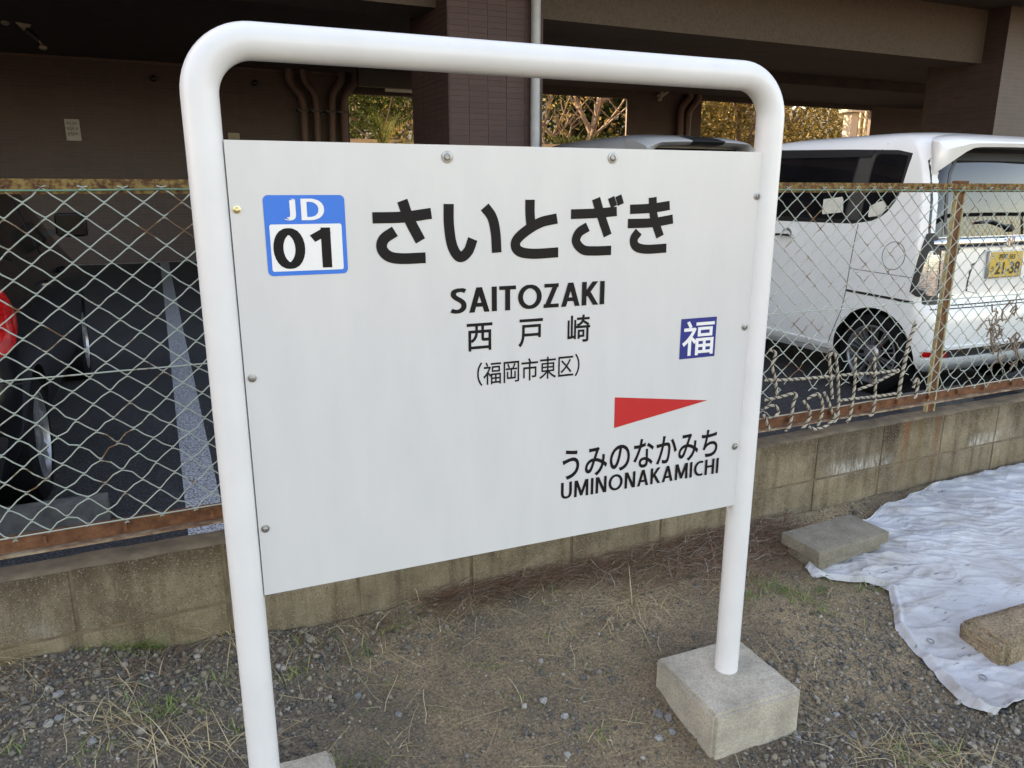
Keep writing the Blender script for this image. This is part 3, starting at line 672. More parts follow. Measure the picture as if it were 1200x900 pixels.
for a0, a1, z0, z1 in ((.012,BW-.012,BZ1-.045,BZ1-.012),(.012,BW-.012,BZ0+.012,BZ0+.045),(.005,.04,BZ0+.046,BZ1-.046),(BW-.04,BW-.005,BZ0+.046,BZ1-.046)):
    mb.prism([(a0,z0),(a1,z0),(a1,z1),(a0,z1)], lambda a,b,c: sp_(a,b,c+.0045), .02)
part('backing_frame', mb, MT['pipe'], sign)
def inv(px, py):
    d = ray(px, py); t = ((SO-CAM).dot(SN))/d.dot(SN); P = CAM+d*t-SO; return P.dot(SA), P.z
for (px, py, r, m) in ((524,184,.0125,'bolt'),(718,185,.0125,'bolt'),(277.5,245.5,.0075,'brass'),(295.5,443,.0085,'bolt'),(311,619.5,.0085,'bolt'),(887,230,.0095,'bolt'),(872.5,383,.0095,'bolt'),(861,523,.0095,'bolt')):
    a, z = inv(px, py); mb = MB(); M = Matrix.Translation(sp_(a, z, 0)) @ Matrix.Rotation(SROT, 4, 'Z') @ Matrix.Rotation(pi/2, 4, 'X')
    mb.lathe([(r,-.001),(r,.0016),(r*.62,.0022),(r*.58,.0052),(r*.35,.006),(r*.30,.004),(.0005,.004)], 20, M); part('bolt', mb, MT[m], sign, smooth=40)
# lettering, laid 0.4 mm proud of the enamel
def text_mesh(body, bold=0.0):
    cu = bpy.data.curves.new('lettering', 'FONT'); cu.body = body; cu.size = 1; cu.offset = bold; cu.resolution_u = 6; cu.fill_mode = 'FRONT'
    o = bpy.data.objects.new('lettering', cu); COL.objects.link(o); bpy.context.view_layer.update()
    me = bpy.data.meshes.new_from_object(o.evaluated_get(bpy.context.evaluated_depsgraph_get())); bpy.data.objects.remove(o); bpy.data.curves.remove(cu)
    return me
def put_text(body, bbox, mat, parent, fmap, bold=0.0, name='lettering'):
    """bbox (a0, z0, a1, z1) in the plane of fmap(a, z)"""
    me = text_mesh(body, bold); co = np.empty(len(me.vertices)*3); me.vertices.foreach_get('co', co); co = co.reshape(-1,3)
    lo, hi = co.min(0), co.max(0); a0, z0, a1, z1 = bbox
    out = [tuple(fmap(a0+(x-lo[0])/(hi[0]-lo[0])*(a1-a0), z0+(y-lo[1])/(hi[1]-lo[1])*(z1-z0))) for x, y, _ in co]
    me.vertices.foreach_set('co', np.array(out).ravel()); me.materials.clear(); me.materials.append(mat); me.update()
    return link(name, me, parent)
def pbox(l, r, t, b):
    """board box from four pixels: left, right, top, bottom points"""
    return inv(*l)[0], inv(*b)[1], inv(*r)[0], inv(*t)[1]
FB = lambda a, z: sp_(a, z, -.0008)
FB2 = lambda a, z: sp_(a, z, -.0012)
# the five big kana, drawn as brush-width strokes measured on the photograph (crop 420,200 at 3x)
def strokes(name, strk, crop, width, parent, mat, fm):
    x0, y0, s = crop; mb = MB(); n = 0
    for st in strk:
        wd = width
        if isinstance(st, tuple): wd, st = st
        P = [Vector(inv(x0+a/s, y0+b/s)) for a, b in st]
        if len(P) > 2:                                       # Catmull-Rom
            Q = [2*P[0]-P[1]] + P + [2*P[-1]-P[-2]]; P2 = []
            for i in range(1, len(Q)-2):
                for t in range(8):
                    u = t/8; p0, p1, p2, p3 = Q[i-1:i+3]
                    P2.append(.5*((2*p1)+(p2-p0)*u+(2*p0-5*p1+4*p2-p3)*u*u+(3*p1-p0-3*p2+p3)*u**3))
            P = P2+[P[-1]]
        L = []; R_ = []; 
        for i, p in enumerate(P):
            t = (P[min(i+1,len(P)-1)]-P[max(i-1,0)]).normalized(); nn = Vector((-t.y, t.x))*wd/2; L.append(p+nn); R_.append(p-nn)
        k = len(P); n += 1
        vs = [sp_(q.x, q.y, -.0008-.00006*n) for q in L+R_]; mb.add(vs, [(i, i+1, k+i+1, k+i) for i in range(k-1)])
    return part(name, mb, mat, parent)
GL = {
 'S': (.54, [[(.50,.875),(.40,.922),(.27,.922),(.13,.86),(.11,.73),(.20,.61),(.35,.50),(.44,.37),(.43,.20),(.30,.088),(.16,.078),(.03,.13)]]),
 'A': (.68, [[(.065,-.08),(.355,1.08)], [(.615,-.08),(.325,1.08)], [(.17,.30),(.51,.30)]]),
 'I': (.17, [[(.085,0),(.085,1)]]), 'T': (.58, [[(0,.925),(.58,.925)], [(.29,0),(.29,.93)]]),
 'O': (.82, [[(.41+.335*cos(t*pi/12), .5+.43*sin(t*pi/12)) for t in range(25)]]),
 'Z': (.56, [[(.02,.925),(.54,.925)], [(.085,-.04),(.475,1.04)], [(.0,.075),(.55,.075)]]),
 'K': (.60, [[(.085,0),(.085,1)], [(.12,.42),(.54,1.06)], [(.22,.58),(.56,-.06)]]),
 'U': (.62, [[(.085,1),(.085,.62),(.09,.32),(.15,.14),(.31,.075),(.47,.14),(.53,.32),(.535,.62),(.535,1)]]),
 'M': (.82, [[(.085,0),(.10,1)], [(.735,0),(.72,1)], [(.105,1.06),(.425,.06)], [(.715,1.06),(.395,.06)]]),
 'N': (.64, [[(.085,0),(.085,1)], [(.555,0),(.555,1)], [(.085,1.06),(.555,-.06)]]),
 'C': (.58, [[(.56,.885),(.42,.922),(.25,.87),(.10,.66),(.10,.34),(.25,.13),(.42,.078),(.56,.115)]]),
 'H': (.62, [[(.085,0),(.085,1)], [(.535,0),(.535,1)], [(.09,.53),(.53,.53)]]),
 'J': (.30, [[(.215,1),(.215,.55),(.215,.25),(.17,.10),(.02,.06)]]),
 'D': (.68, [[(.085,0),(.085,1)], [(.085,.925),(.30,.925),(.48,.84),(.585,.64),(.585,.36),(.48,.16),(.30,.075),(.085,.075)]]),
 '0': (.62, [[(.31+.215*cos(t*pi/12), .5+.42*sin(t*pi/12)) for t in range(25)]]),
 '1': (.40, [[(.30,0),(.30,1)], [(.36,.94),(.03,.73)]]),
}
def roman(word, bbox, mat, parent, fdepth, wt=.165, gap=.10, gaps={}):
    """humanist capitals drawn as clipped strokes inside bbox"""
    tot = 0; xs_ = []
    for c in word: xs_.append(tot); tot += GL[c][0]+gap
    tot -= gap; a0, z0, a1, z1 = bbox; mb = MB(); n = 0
    for c, x0 in zip(word, xs_):
        for st in GL[c][1]:
            P = [Vector(q) for q in st]
            if len(P) > 2 and len(P) < 20:
                Q = [2*P[0]-P[1]] + P + [2*P[-1]-P[-2]]; P2 = []
                for i in range(1, len(Q)-2):
                    for t in range(6):
                        u = t/6; p0, p1, p2, p3 = Q[i-1:i+3]; P2.append(.5*((2*p1)+(p2-p0)*u+(2*p0-5*p1+4*p2-p3)*u*u+(3*p1-p0-3*p2+p3)*u**3))
                P = P2+[P[-1]]
            n += 1; LR = []
            for i, p in enumerate(P):
                t = (P[min(i+1,len(P)-1)]-P[max(i-1,0)]).normalized()
                if len(P) == 25 and i in (0, 24): t = (P[1]-P[23]).normalized()
                w2 = wt/2*(1 if abs(t.y) > .5 else .92); nn = Vector((-t.y, t.x))*w2; LR.append((p+nn, p-nn))
            for (l0, r0), (l1, r1) in zip(LR, LR[1:]):
                poly = [l0, l1, r1, r0]
                for lim, sg in ((0, 1), (1, -1)):
                    out = []
                    for i in range(len(poly)):
                        a, b = poly[i-1], poly[i]; ia, ib = (a.y-lim)*sg >= 0, (b.y-lim)*sg >= 0
                        if ia != ib: out.append(a.lerp(b, (lim-a.y)/(b.y-a.y)))
                        if ib: out.append(b)
                    poly = out
                    if len(poly) < 3: break
                if len(poly) >= 3: mb.add([sp_(a0+(q.x+x0)/tot*(a1-a0), z0+q.y*(z1-z0), fdepth-.00004*n) for q in poly], [tuple(range(len(poly)))])
    return part('lettering', mb, mat, parent)
K = (420, 200, 3)
BIGW = .0225
big = {
 'sa': [[(49,166),(160,163),(256,150)], [(154,105),(178,170),(218,247)], [(128,213),(90,240),(82,272),(105,300),(150,309),(236,306)]],
 'i': [[(317,117),(318,190),(330,265),(356,303),(385,284),(402,240)], [(444,127),(470,165),(482,220),(486,288)]],
 'to': [[(603,102),(603,150),(606,190)], [(698,168),(640,182),(585,215),(553,250),(562,281),(610,292),(702,287)]],
 'za': [[(747,153),(830,150),(908,143)], [(835,98),(850,150),(876,228)], [(806,197),(775,218),(765,250),(790,278),(830,282),(888,280)], (.017, [(888,94),(898,126)]), (.017, [(913,88),(922,119)])],
 'ki': [[(955,136),(1030,132),(1094,122)], [(947,186),(1030,183),(1105,170)], [(1034,94),(1038,160),(1060,232)], [(985,214),(968,240),(975,266),(1010,276),(1082,272)]],
}
wpx = {'sa': .0225, 'i': .0225, 'to': .0225, 'za': .0215, 'ki': .0215}
for kx, st in big.items(): strokes('lettering', st, K, wpx[kx], board, MT['ink'], FB)
roman('SAITOZAKI', pbox((527.5,350),(708,342),(612,334),(612,362.5)), MT['ink'], board, -.0008, .175, .085)
for ch, l, r, t, b in (('西',(547,395),(577,394),(562,378.5),(562,411)), ('戸',(607.5,391),(636,390),(622,373.5),(622,406)), ('崎',(665,385),(691.5,383),(678,369),(678,401))):
    put_text(ch, pbox(l, r, t, b), MT['ink'], board, FB, .012)
put_text('（福岡市東区）', pbox((559,436),(679,428),(619,419.5),(619,446.5)), MT['ink'], board, FB, .006)
a0, z0, a1, z1 = pbox((567,436),(670,428),(619,421.5),(619,443.5))
put_text('うみのなかみち', pbox((659,545),(841,517),(750,514.5),(750,549)), MT['ink'], board, FB, .014)
roman('UMINONAKAMICHI', pbox((657,575),(841.5,547),(750,551),(750,569.5)), MT['ink'], board, -.0008, .150, .105)
A_ = [inv(720.5,465.5), inv(719.5,501.5), inv(829,469)]
mb = MB(); mb.add([sp_(a, z, -.0008) for a, z in A_], [(0,1,2)]); part('arrow', mb, MT['red'], board)
def rrect(a0, z0, a1, z1, r, n=6):
    out = []
    for cx, cz, t0 in ((a1-r,z1-r,0),(a0+r,z1-r,pi/2),(a0+r,z0+r,pi),(a1-r,z0+r,1.5*pi)):
        for i in range(n+1): t = t0+pi/2*i/n; out.append((cx+r*cos(t), cz+r*sin(t)))
    return out
def flat(name, outline, mat, fm, parent):
    mb = MB(); mb.add([fm(a, z) for a, z in outline], [tuple(range(len(outline)))]); return part(name, mb, mat, parent)
a0, z0, a1, z1 = pbox((797,398),(838.5,394),(818,372.5),(818,419)); flat('emblem', rrect(a0,z0,a1,z1,.0008), MT['navy'], FB, board)
put_text('福', (a0+.006, z0+.007, a1-.006, z1-.007), MT['white'], board, FB2, .010)
a0, z0, a1, z1 = pbox((311,277),(405.5,273),(357,228.5),(360,322))
flat('emblem', rrect(a0,z0,a1,z1,.010), MT['cyanblue'], FB, board)
h_ = z1-z0; w_ = a1-a0
flat('emblem', rrect(a0+.0085, z0+.0085, a1-.0085, z0+h_*.642, .004), MT['white'], FB2, board)
roman('JD', (a0+w_*.262, z0+h_*.69, a0+w_*.735, z1-h_*.045), MT['white'], board, -.0012, .17, .16)
FB3 = lambda a, z: sp_(a, z, -.0016)
roman('01', (a0+w_*.085, z0+h_*.085, a0+w_*.80, z0+h_*.595), MT['ink'], board, -.0016, .195, .13)
for cx, cy, hx, hy in ((1.388, -.745, .152, .145), (.105, -.703, .155, .145)):
    bmx = bmesh.new(); bmesh.ops.create_cube(bmx, size=1)
    for v in bmx.verts: v.co = Vector((v.co.x*2*hx, v.co.y*2*hy, -.21+v.co.z*.30))
    bmesh.ops.bevel(bmx, geom=bmx.edges[:], offset=.010, segments=2, affect='EDGES'); bmesh.ops.subdivide_edges(bmx, edges=bmx.edges[:], cuts=7, use_grid_fill=True)
    M = Matrix.Translation((cx, cy, 0)) @ Matrix.Rotation(SROT, 4, 'Z')
    for v in bmx.verts:
        q = v.co*22+Vector((cx*9,0,0)); k = .0016+.003*max(0, noise.noise(v.co*9+Vector((cx,4,0)))); v.co = M @ (v.co+Vector((noise.noise(q), noise.noise(q+Vector((9,0,0))), .6*noise.noise(q+Vector((0,9,0)))))*k)
    me = bpy.data.meshes.new('footing'); bmx.to_mesh(me); bmx.free(); me.materials.append(MT['concrete']); me.polygons.foreach_set('use_smooth', [True]*len(me.polygons)); me.set_sharp_from_angle(angle=radians(40))
    fo = link('footing', me, sign); fo.matrix_parent_inverse = Matrix.Translation(-Vector(sign.location))

# ------------------------------------------------------------------ ropes lashing the torn mesh
def rope(pts, label, r=.0062, pitch=.034):
    """two-strand twisted rope through the given points"""
    P = smooth_path([Vector(p) for p in pts], 5, .35)
    D = [P[0]]
    for a, b in zip(P, P[1:]):
        n = max(1, int((b-a).length/.003)); D += [a.lerp(b, (i+1)/n) for i in range(n)]
    mb = MB(); 
    for k in range(3):
        mb.mi = 1 if k == 2 else 0; H = []; s = 0
        for i, p in enumerate(D):
            t = (D[min(i+1,len(D)-1)]-D[max(i-1,0)]).normalized(); a = t.cross(Vector((.2,1,.1))).normalized(); b = t.cross(a)
            if i: s += (p-D[i-1]).length
            an = 2*pi*s/pitch+2*pi*k/3; H.append(p+a*(r*.55*cos(an))+b*(r*.55*sin(an)))
        mb.tube(H, r*.56, 5)
    o = part('rope', mb, [MT['ropewhite'], MT['ropebrown']], None, smooth=60); tag(o, label, 'rope', 'twisted ropes lashing the torn fence mesh'); return o
C5 = (890, 380, 6.43); C4 = (940, 340, 6.92)
def rp(pts, c=C5, y=.028): return [onY(c[0]+a/c[2], c[1]+b/c[2], y-.004*(i % 2)) for i, (a, b) in enumerate(pts)]
rope(rp([(548,560),(540,420),(525,240),(548,205),(578,240),(592,420),(598,560),(590,700),(560,740)]), 'twisted rope looped over the torn mesh, double hanging, left of the van wheel')
rope(rp([(722,252),(720,380),(715,480),(700,600),(680,715),(660,735)]), 'twisted rope hanging straight in front of the van wheel spokes to the rail')
rope(rp([(865,250),(874,400),(872,560),(855,680),(825,690)]), 'twisted rope hanging in front of the right side of the van wheel')
rope(rp([(925,250),(880,380),(850,480),(838,560),(820,640),(795,760),(780,880)], C4), 'thick twisted rope pulled up the mesh right of the van wheel', .0078)
rope(rp([(905,330),(868,440),(832,540),(815,680),(790,800)], C4, .036), 'second rope strand twisted beside the thick rope right of the van wheel', .005)
rope(rp([(900,790),(930,700),(945,760),(915,880)], C4), 'short looped rope beside the foot of the fence post')
rope(rp([(40,420),(180,420),(300,412),(470,398),(600,385),(760,372),(900,366),(1050,345)], y=.034), 'long horizontal twisted rope threaded through the torn mesh')
rope(rp([(742,492),(850,455),(960,395),(1050,352)], y=.034), 'diagonal twisted rope rising to the thick rope beside the van wheel')
rope(rp([(600,575),(720,560),(840,548),(950,535),(1070,515)], y=.030), 'low horizontal twisted rope just above the rusty bottom rail')
rope(rp([(75,190),(130,215),(90,310),(118,400),(125,470),(135,540)]), 'rope knotted beside the white sign post')
rope(rp([(40,570),(160,548),(265,515),(280,540),(252,600),(245,690),(225,780),(195,800)]), 'rope arching over and down to the rail near the white sign post')
rope(rp([(360,560),(420,530),(440,520),(470,560),(478,640),(465,700),(440,765)]), 'rope arch hooked left of the double hanging rope')
rope(rp([(330,575),(380,640),(385,690),(350,760),(320,785)]), 'short slack rope over the rail left of the rope arch')
rope(rp([(485,510),(520,580),(545,660),(580,700),(500,770),(420,795),(370,770)]), 'rope trailing under the bottom rail')
rope(rp([(30,680),(60,750),(80,810)]), 'short rope end at the foot of the white sign post')
rope(rp([(40,630),(110,605),(150,650),(120,700)]), 'short rope loop on the rail behind the white sign post')
# withered vine caught in the mesh to the right of the fence post
vb = MB(); g = random.Random(5)
for i in range(44):
    x, y = 1178+g.uniform(-16,14), 392+g.uniform(-30,34); p = [onY(x, y, .03)]
    d = Vector((g.uniform(-1,1), 0, g.uniform(-1,1)))
    for k in range(6): d = (d+Vector((g.uniform(-.9,.9), g.uniform(-.2,.2), g.uniform(-.9,.9)))).normalized(); q = p[-1]+d*.019; q.y = min(.036, max(.012, q.y)); p.append(q)
    vb.tube(p, g.uniform(.0018,.0048), 5)
tag(part('dry_vine', vb, MT['vine'], None, smooth=60), 'tangle of withered grey vine caught in the mesh beside the fence post', 'vine')

# ------------------------------------------------------------------ tarp
EDGE = [(-1.20,2.30),(-1.07,2.10),(-1.02,2.085),(-.90,2.12),(-.76,2.16),(-.68,2.19),(-.60,2.27),(-.53,2.335),(-.49,2.34),(-.46,2.31),(-.42,2.23),(-.36,2.13),(-.31,2.14),(-.24,2.30),(-.15,2.58),(-.085,2.88),(-.03,3.25)]
def tarp_left(y):
    for (ya, xa), (yb, xb) in zip(EDGE, EDGE[1:]):
        if ya <= y <= yb: return xa+(xb-xa)*(y-ya)/(yb-ya)
    return EDGE[0][1] if y < EDGE[0][0] else EDGE[-1][1]
ny_, nx_ = 240, 420; vs = []; 
yv = np.linspace(-1.09, -.03, ny_)
for j, y in enumerate(yv):
    xl = tarp_left(y); xr = 5.0
    for i in range(nx_):
        u = (i/(nx_-1))**1.5; x = xl+(xr-xl)*u; e = x-xl
        fr = max(0, (-y-1.0)/.09)                                              # front edge
        yy = y - .10*sstep(2.25, 3.2, x)*sstep(-.8,-1.09,y) + .012*noise.noise(Vector((x*5, y*5, 3)))
        uu = .92*x-.39*y; vv_ = .39*x+.92*y; wv = noise.noise(Vector((x*2, y*2, 9))); w2 = noise.noise(Vector((x*5, y*5, 2)))
        rd = lambda q, k=4.5: max(0, 1-abs(noise.noise(q))*k)**1.5
        back = .22+.78*sstep(-.72, -.30, y-.10*(x-2.4)); gate = sstep(-.25, .35, noise.noise(Vector((x*2.3, y*3.1, 20))))
        h = .013 + .010*noise.noise(Vector((x*2.6, y*3.4, 1))) + back*gate*(.013*rd(Vector((uu*1.0+wv, vv_*6+wv*.8, 1)), 3.4) + .008*rd(Vector((uu*1.7+3, vv_*13+wv*1.3+w2*.4, 4))))
        h += back*(.0075*rd(Vector((uu*3+8, vv_*24+w2*1.2, 6))) + .0042*rd(Vector((uu*6+w2, vv_*38+wv*2, 12)), 4)) + .0022*rd(Vector((uu*9, vv_*9+w2*2, 15)), 6)
        h += .0009*noise.noise(Vector((x*45, y*60, 2)))
        h = .003+(h-.003)*sstep(-.01, .07, e)
        h += .016*math.exp(-((e-.024)/.015)**2)*(.6+.8*abs(noise.noise(Vector((y*7,4,0)))))            # rolled hem along the free edge
        cr = abs(noise.noise(Vector((x*8+2*wv, y*8, 11)))); h += .010*max(0, 1-cr*5)*sstep(.5,.0,e)      # crumples near the edge
        vs.append((x, yy, ground_z(x, max(yy,-1.6), False)+h+.003*sstep(0,.03,e)))
V = np.array(vs); ii = np.arange((ny_-1)*(nx_-1)); r_, c_ = ii//(nx_-1), ii % (nx_-1); a = r_*nx_+c_; F = np.stack([a, a+1, a+nx_+1, a+nx_], 1)
tm = fast_mesh('tarp', V, F, MT['tarp']); tm.polygons.foreach_set('use_smooth', [True]*len(tm.polygons))
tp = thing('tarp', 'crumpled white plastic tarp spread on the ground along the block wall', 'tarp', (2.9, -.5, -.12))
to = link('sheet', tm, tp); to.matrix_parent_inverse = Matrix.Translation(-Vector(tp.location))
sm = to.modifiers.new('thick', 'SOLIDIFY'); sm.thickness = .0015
for q in ((1089,760),(1150,803)):
    p = on_ground(*q); mb = MB(); z = p.z+.028
    mb.lathe([(.008,0),(.013,0),(.0135,.003),(.0075,.003)], 18, Matrix.Translation((p.x, p.y, z)) @ Matrix.Rotation(.15, 4, 'X'), closed=True); part('eyelet', mb, MT['bolt'], tp, smooth=40)
# ------------------------------------------------------------------ loose concrete blocks weighing the tarp down
lb = thing('concrete_block', 'grey brown concrete block lying flat on the back corner of the white tarp', 'block', (2.335, -.264, -.14), radians(2.0))
mb = MB(); mb.box(-.195, .195, -.095, .095, .088, .135, bev=.004); part('slab', mb, MT['loose'], lb, smooth=35, world=False)
mb = MB(); mb.box(-.172, .172, -.080, .080, -.03, .090, bev=.004); part('shoulder', mb, MT['loose'], lb, smooth=35, world=False)
lb = thing('aggregate_block', 'brown concrete block with coarse exposed aggregate lying on the front edge of the tarp', 'block', (2.545, -.885, -.205), radians(-3))
bmx = bmesh.new(); bmesh.ops.create_cube(bmx, size=1); bmesh.ops.bevel(bmx, geom=bmx.edges[:], offset=.06, segments=2, affect='EDGES'); bmesh.ops.subdivide_edges(bmx, edges=bmx.edges[:], cuts=5, use_grid_fill=True)
for v in bmx.verts:
    v.co = Vector((v.co.x*.39, v.co.y*.17, v.co.z*.10+.045)); q = v.co*38; v.co += Vector((noise.noise(q), noise.noise(q+Vector((9,0,0))), noise.noise(q+Vector((0,9,0)))))*.0035
me = bpy.data.meshes.new('slab'); bmx.to_mesh(me); bmx.free(); me.materials.append(MT['agg']); me.polygons.foreach_set('use_smooth', [True]*len(me.polygons)); link('slab', me, lb)

# ------------------------------------------------------------------ gravel, stones, grass
def ico():
    bm = bmesh.new(); bmesh.ops.create_icosphere(bm, subdivisions=1, radius=1); bm.verts.ensure_lookup_table(); bm.verts.index_update()
    v = np.array([q.co[:] for q in bm.verts]); f = np.array([[q.index for q in p.verts] for p in bm.faces]); bm.free(); return v, f
IV, IF = ico()
G = np.random.default_rng(7)
def in_tarp(x, y): return -1.07 < y < -.03 and x > tarp_left(y)+.02
def density(x, y):
    d = .35 + .9*max(0, noise.noise(Vector((x*2.4, y*2.4, 5)))) 
    d += .75*sstep(.55, .0, x) + .7*sstep(1.05, 1.6, x)*sstep(-.45,-.75,y) + .5*sstep(-.30,-.12,y)*sstep(1.3,.6,x) + .35*sstep(-.8,-1.05,y)
    return d
pl = []
while len(pl) < 42000:
    x = G.uniform(-.95, 3.4); y = G.uniform(-1.75, -.005)
    if in_tarp(x, y) or G.random() > (density(x, y)/1.75)**1.5: continue
    if abs(x-1.388) < .16 and abs(y+.745) < .15: continue
    pl.append((x, y))
dn = np.array([density(x, y) for x, y in pl]); sz = (np.exp(G.normal(math.log(.0036), .50, len(pl)))*(.75+.38*dn)).clip(.0016, .014)
P = np.array([(x, y, ground_z(x, y)) for x, y in pl])
A = G.normal(size=(len(pl),3,3)); Q, _ = np.linalg.qr(A)
sc = np.stack([np.ones(len(pl)), G.uniform(.6,1,len(pl)), G.uniform(.45,.8,len(pl))], 1)*sz[:,None]
vv = IV[None,:,:]*(1+.22*G.normal(size=(len(pl),len(IV),1)).clip(-1.5,1.5))*sc[:,None,:]
vv = np.einsum('nij,nkj->nki', Q, vv); vv += P[:,None,:] + np.array([0,0,1])*(sz*.25)[:,None,None]
ff = (IF[None]+(np.arange(len(pl))*len(IV))[:,None,None]).reshape(-1,3)
tag(link('gravel', fast_mesh('gravel', vv.reshape(-1,3), ff, MT['pebble'])), 'loose grey and tan gravel scattered over the dirt below the sign', 'gravel', kind='stuff')
OV = np.array([(1,0,0),(-1,0,0),(0,1,0),(0,-1,0),(0,0,1),(0,0,-1)], float); OF = np.array([(0,2,4),(2,1,4),(1,3,4),(3,0,4),(2,0,5),(1,2,5),(3,1,5),(0,3,5)])
gl = []
while len(gl) < 60000:
    x = G.uniform(-.95, 3.2); y = G.uniform(-1.7, -.005)
    if in_tarp(x, y) or (abs(x-1.388) < .155 and abs(y+.745) < .148) or G.random() > .45+.4*density(x, y): continue
    gl.append((x, y))
n_ = len(gl); sz = np.exp(G.normal(math.log(.0019), .35, n_)).clip(.0009, .004); P = np.array([(x, y, ground_z(x, y)) for x, y in gl]); Q, _ = np.linalg.qr(G.normal(size=(n_,3,3)))
vv = np.einsum('nij,nkj->nki', Q, OV[None]*(1+.3*G.normal(size=(n_,6,1)).clip(-1.4,1.4))*sz[:,None,None])+P[:,None,:]+np.array([0,0,1])*(sz*.3)[:,None,None]
tag(link('grit', fast_mesh('grit', vv.reshape(-1,3), (OF[None]+(np.arange(n_)*6)[:,None,None]).reshape(-1,3), MT['pebble'])), 'fine grit strewn over the dirt between the pebbles', 'gravel', kind='stuff')
big_spots = [(27,823,.020),(68,815,.012),(57,849,.011),(70,842,.010),(108,870,.010),(90,845,.008),(202,836,.007),(194,799,.006),(210,764,.007),(363,750,.016),(279,832,.006),(420,816,.010),(467,838,.009),(480,718,.008),(570,700,.007),(637,822,.010),(634,775,.009),(702,788,.010),(662,840,.010),(547,886,.007),(665,885,.009),(783,842,.013),(770,838,.014),(798,839,.012),(788,858,.010),(772,866,.011),(880,870,.010),(935,866,.009),(934,868,.008),(1000,862,.010),(964,898,.010),(980,838,.008)]
for i, (px, py, r) in enumerate(big_spots):
    p = on_ground(px, py); bm = bmesh.new(); bmesh.ops.create_icosphere(bm, subdivisions=2, radius=1); sd = G.uniform(0,50)
    for v in bm.verts:
        v.co *= 1+.55*noise.noise(v.co*1.6+Vector((sd,0,0))); v.co = Vector((v.co.x*r*1.25, v.co.y*r, v.co.z*r*.75))
    me = bpy.data.meshes.new('stone'); bm.to_mesh(me); bm.free(); me.materials.append(MT['stone']); me.polygons.foreach_set('use_smooth', [True]*len(me.polygons))
    me.set_sharp_from_angle(angle=radians(22)); o = link('stone', me); o.location = p+Vector((0,0,r*.3)); o.rotation_euler = (0,0,G.uniform(0,6))
    tag(o, 'rounded stone standing out among the gravel below the sign', 'stone', 'larger stones among the gravel')

class Blades:
    def __init__(s): s.V = []; s.F = []
    def blade(s, p, az, lean, L, w, curl, seg=6):
        p = Vector(p); d = Vector((cos(az)*sin(lean), sin(az)*sin(lean), cos(lean))); side = Vector((-sin(az), cos(az), 0)); b = len(s.V)
        for i in range(seg+1):
            ww = w*(1-.85*i/seg); s.V += [p-side*ww, p+side*ww]
            if i < seg:
                d = (d+Vector((cos(az), sin(az), -.9))*curl/seg + Vector((rnd.uniform(-.05,.05), rnd.uniform(-.05,.05), rnd.uniform(-.05,.05)))).normalized(); p = p+d*L/seg
                gz = ground_z(p.x, p.y, False)+.006
                if p.z < gz: p.z = gz; d.z = max(d.z, 0)
                if p.y > -.008: p.y = -.008
        for i in range(seg): a = b+2*i; s.F.append((a, a+1, a+3, a+2))
    def stick(s, p, az, L, w, up=.02):
        p = Vector(p); b = len(s.V); pts = []; d = Vector((cos(az), sin(az), up)); side = Vector((-sin(az), cos(az), 0))
        for i in range(5):
            s.V += [p-side*w, p+side*w]; d = (d+Vector((rnd.uniform(-.25,.25), rnd.uniform(-.25,.25), rnd.uniform(-.1,.1)))).normalized(); p = p+d*L/4
            p.z = max(p.z, ground_z(p.x, p.y, False)+.006); p.y = min(p.y, -.006)
        for i in range(4): a = b+2*i; s.F.append((a, a+1, a+3, a+2))
    def make(s, name, mat, label):
        o = link(name, fast_mesh(name, np.array([tuple(v) for v in s.V]), np.array(s.F), mat)); return tag(o, label, 'grass', kind='stuff')
def clump(B, px, py, n, L, lean=(.2,1.1), w=.0011, spread=.03, curl=1.2, az=None):
    c = on_ground(px, py)
    for _ in range(n):
        x = c.x+rnd.gauss(0, spread); y = min(-.01, c.y+rnd.gauss(0, spread*.6))
        a = rnd.uniform(0, 2*pi) if az is None else az+rnd.gauss(0,.7)
        B.blade((x, y, ground_z(x, y)), a, rnd.uniform(*lean), L*rnd.uniform(.5,1.15), w*rnd.uniform(.6,1.2), curl*rnd.uniform(.5,1.4))
D = Blades()
for q in ((18,770,34,.26),(40,785,22,.22),(8,800,18,.2),(255,752,16,.22),(262,760,10,.14),(125,845,16,.14),(150,850,16,.14),(210,870,24,.15),(240,885,24,.17),(180,880,18,.16),(300,870,12,.16),(420,738,14,.12),(505,712,22,.13),(520,742,16,.12),(560,702,20,.15),(570,712,12,.14),(610,700,8,.10),(728,708,14,.18),(735,712,8,.16),(700,740,12,.16),(745,730,14,.15),(770,715,10,.12),(445,768,8,.12),(390,748,10,.12),(640,690,12,.10),(690,688,12,.10),(470,880,10,.10),(1020,885,26,.17),(1060,880,34,.16),(1100,892,30,.16),(1130,895,20,.15),(700,868,10,.08),(850,690,8,.10),(160,800,12,.12),(345,790,10,.12)):
    clump(D, *q, spread=.03 if q[2] < 20 else .045, lean=(.3,1.4), w=.0017, curl=1.6)
for _ in range(420):                                                             # fallen straws
    x = rnd.uniform(-.9, 2.2); y = -abs(rnd.gauss(0, .45))
    if in_tarp(x, y) or y < -1.4: continue
    D.stick((x, y, ground_z(x, y)+.006), rnd.uniform(0, 6.28), rnd.uniform(.03,.16), rnd.uniform(.0005,.0012))
D.make('dry_grass', MT['dry'], 'withered straw coloured grass and fallen stalks on the dirt')
N_ = Blades()
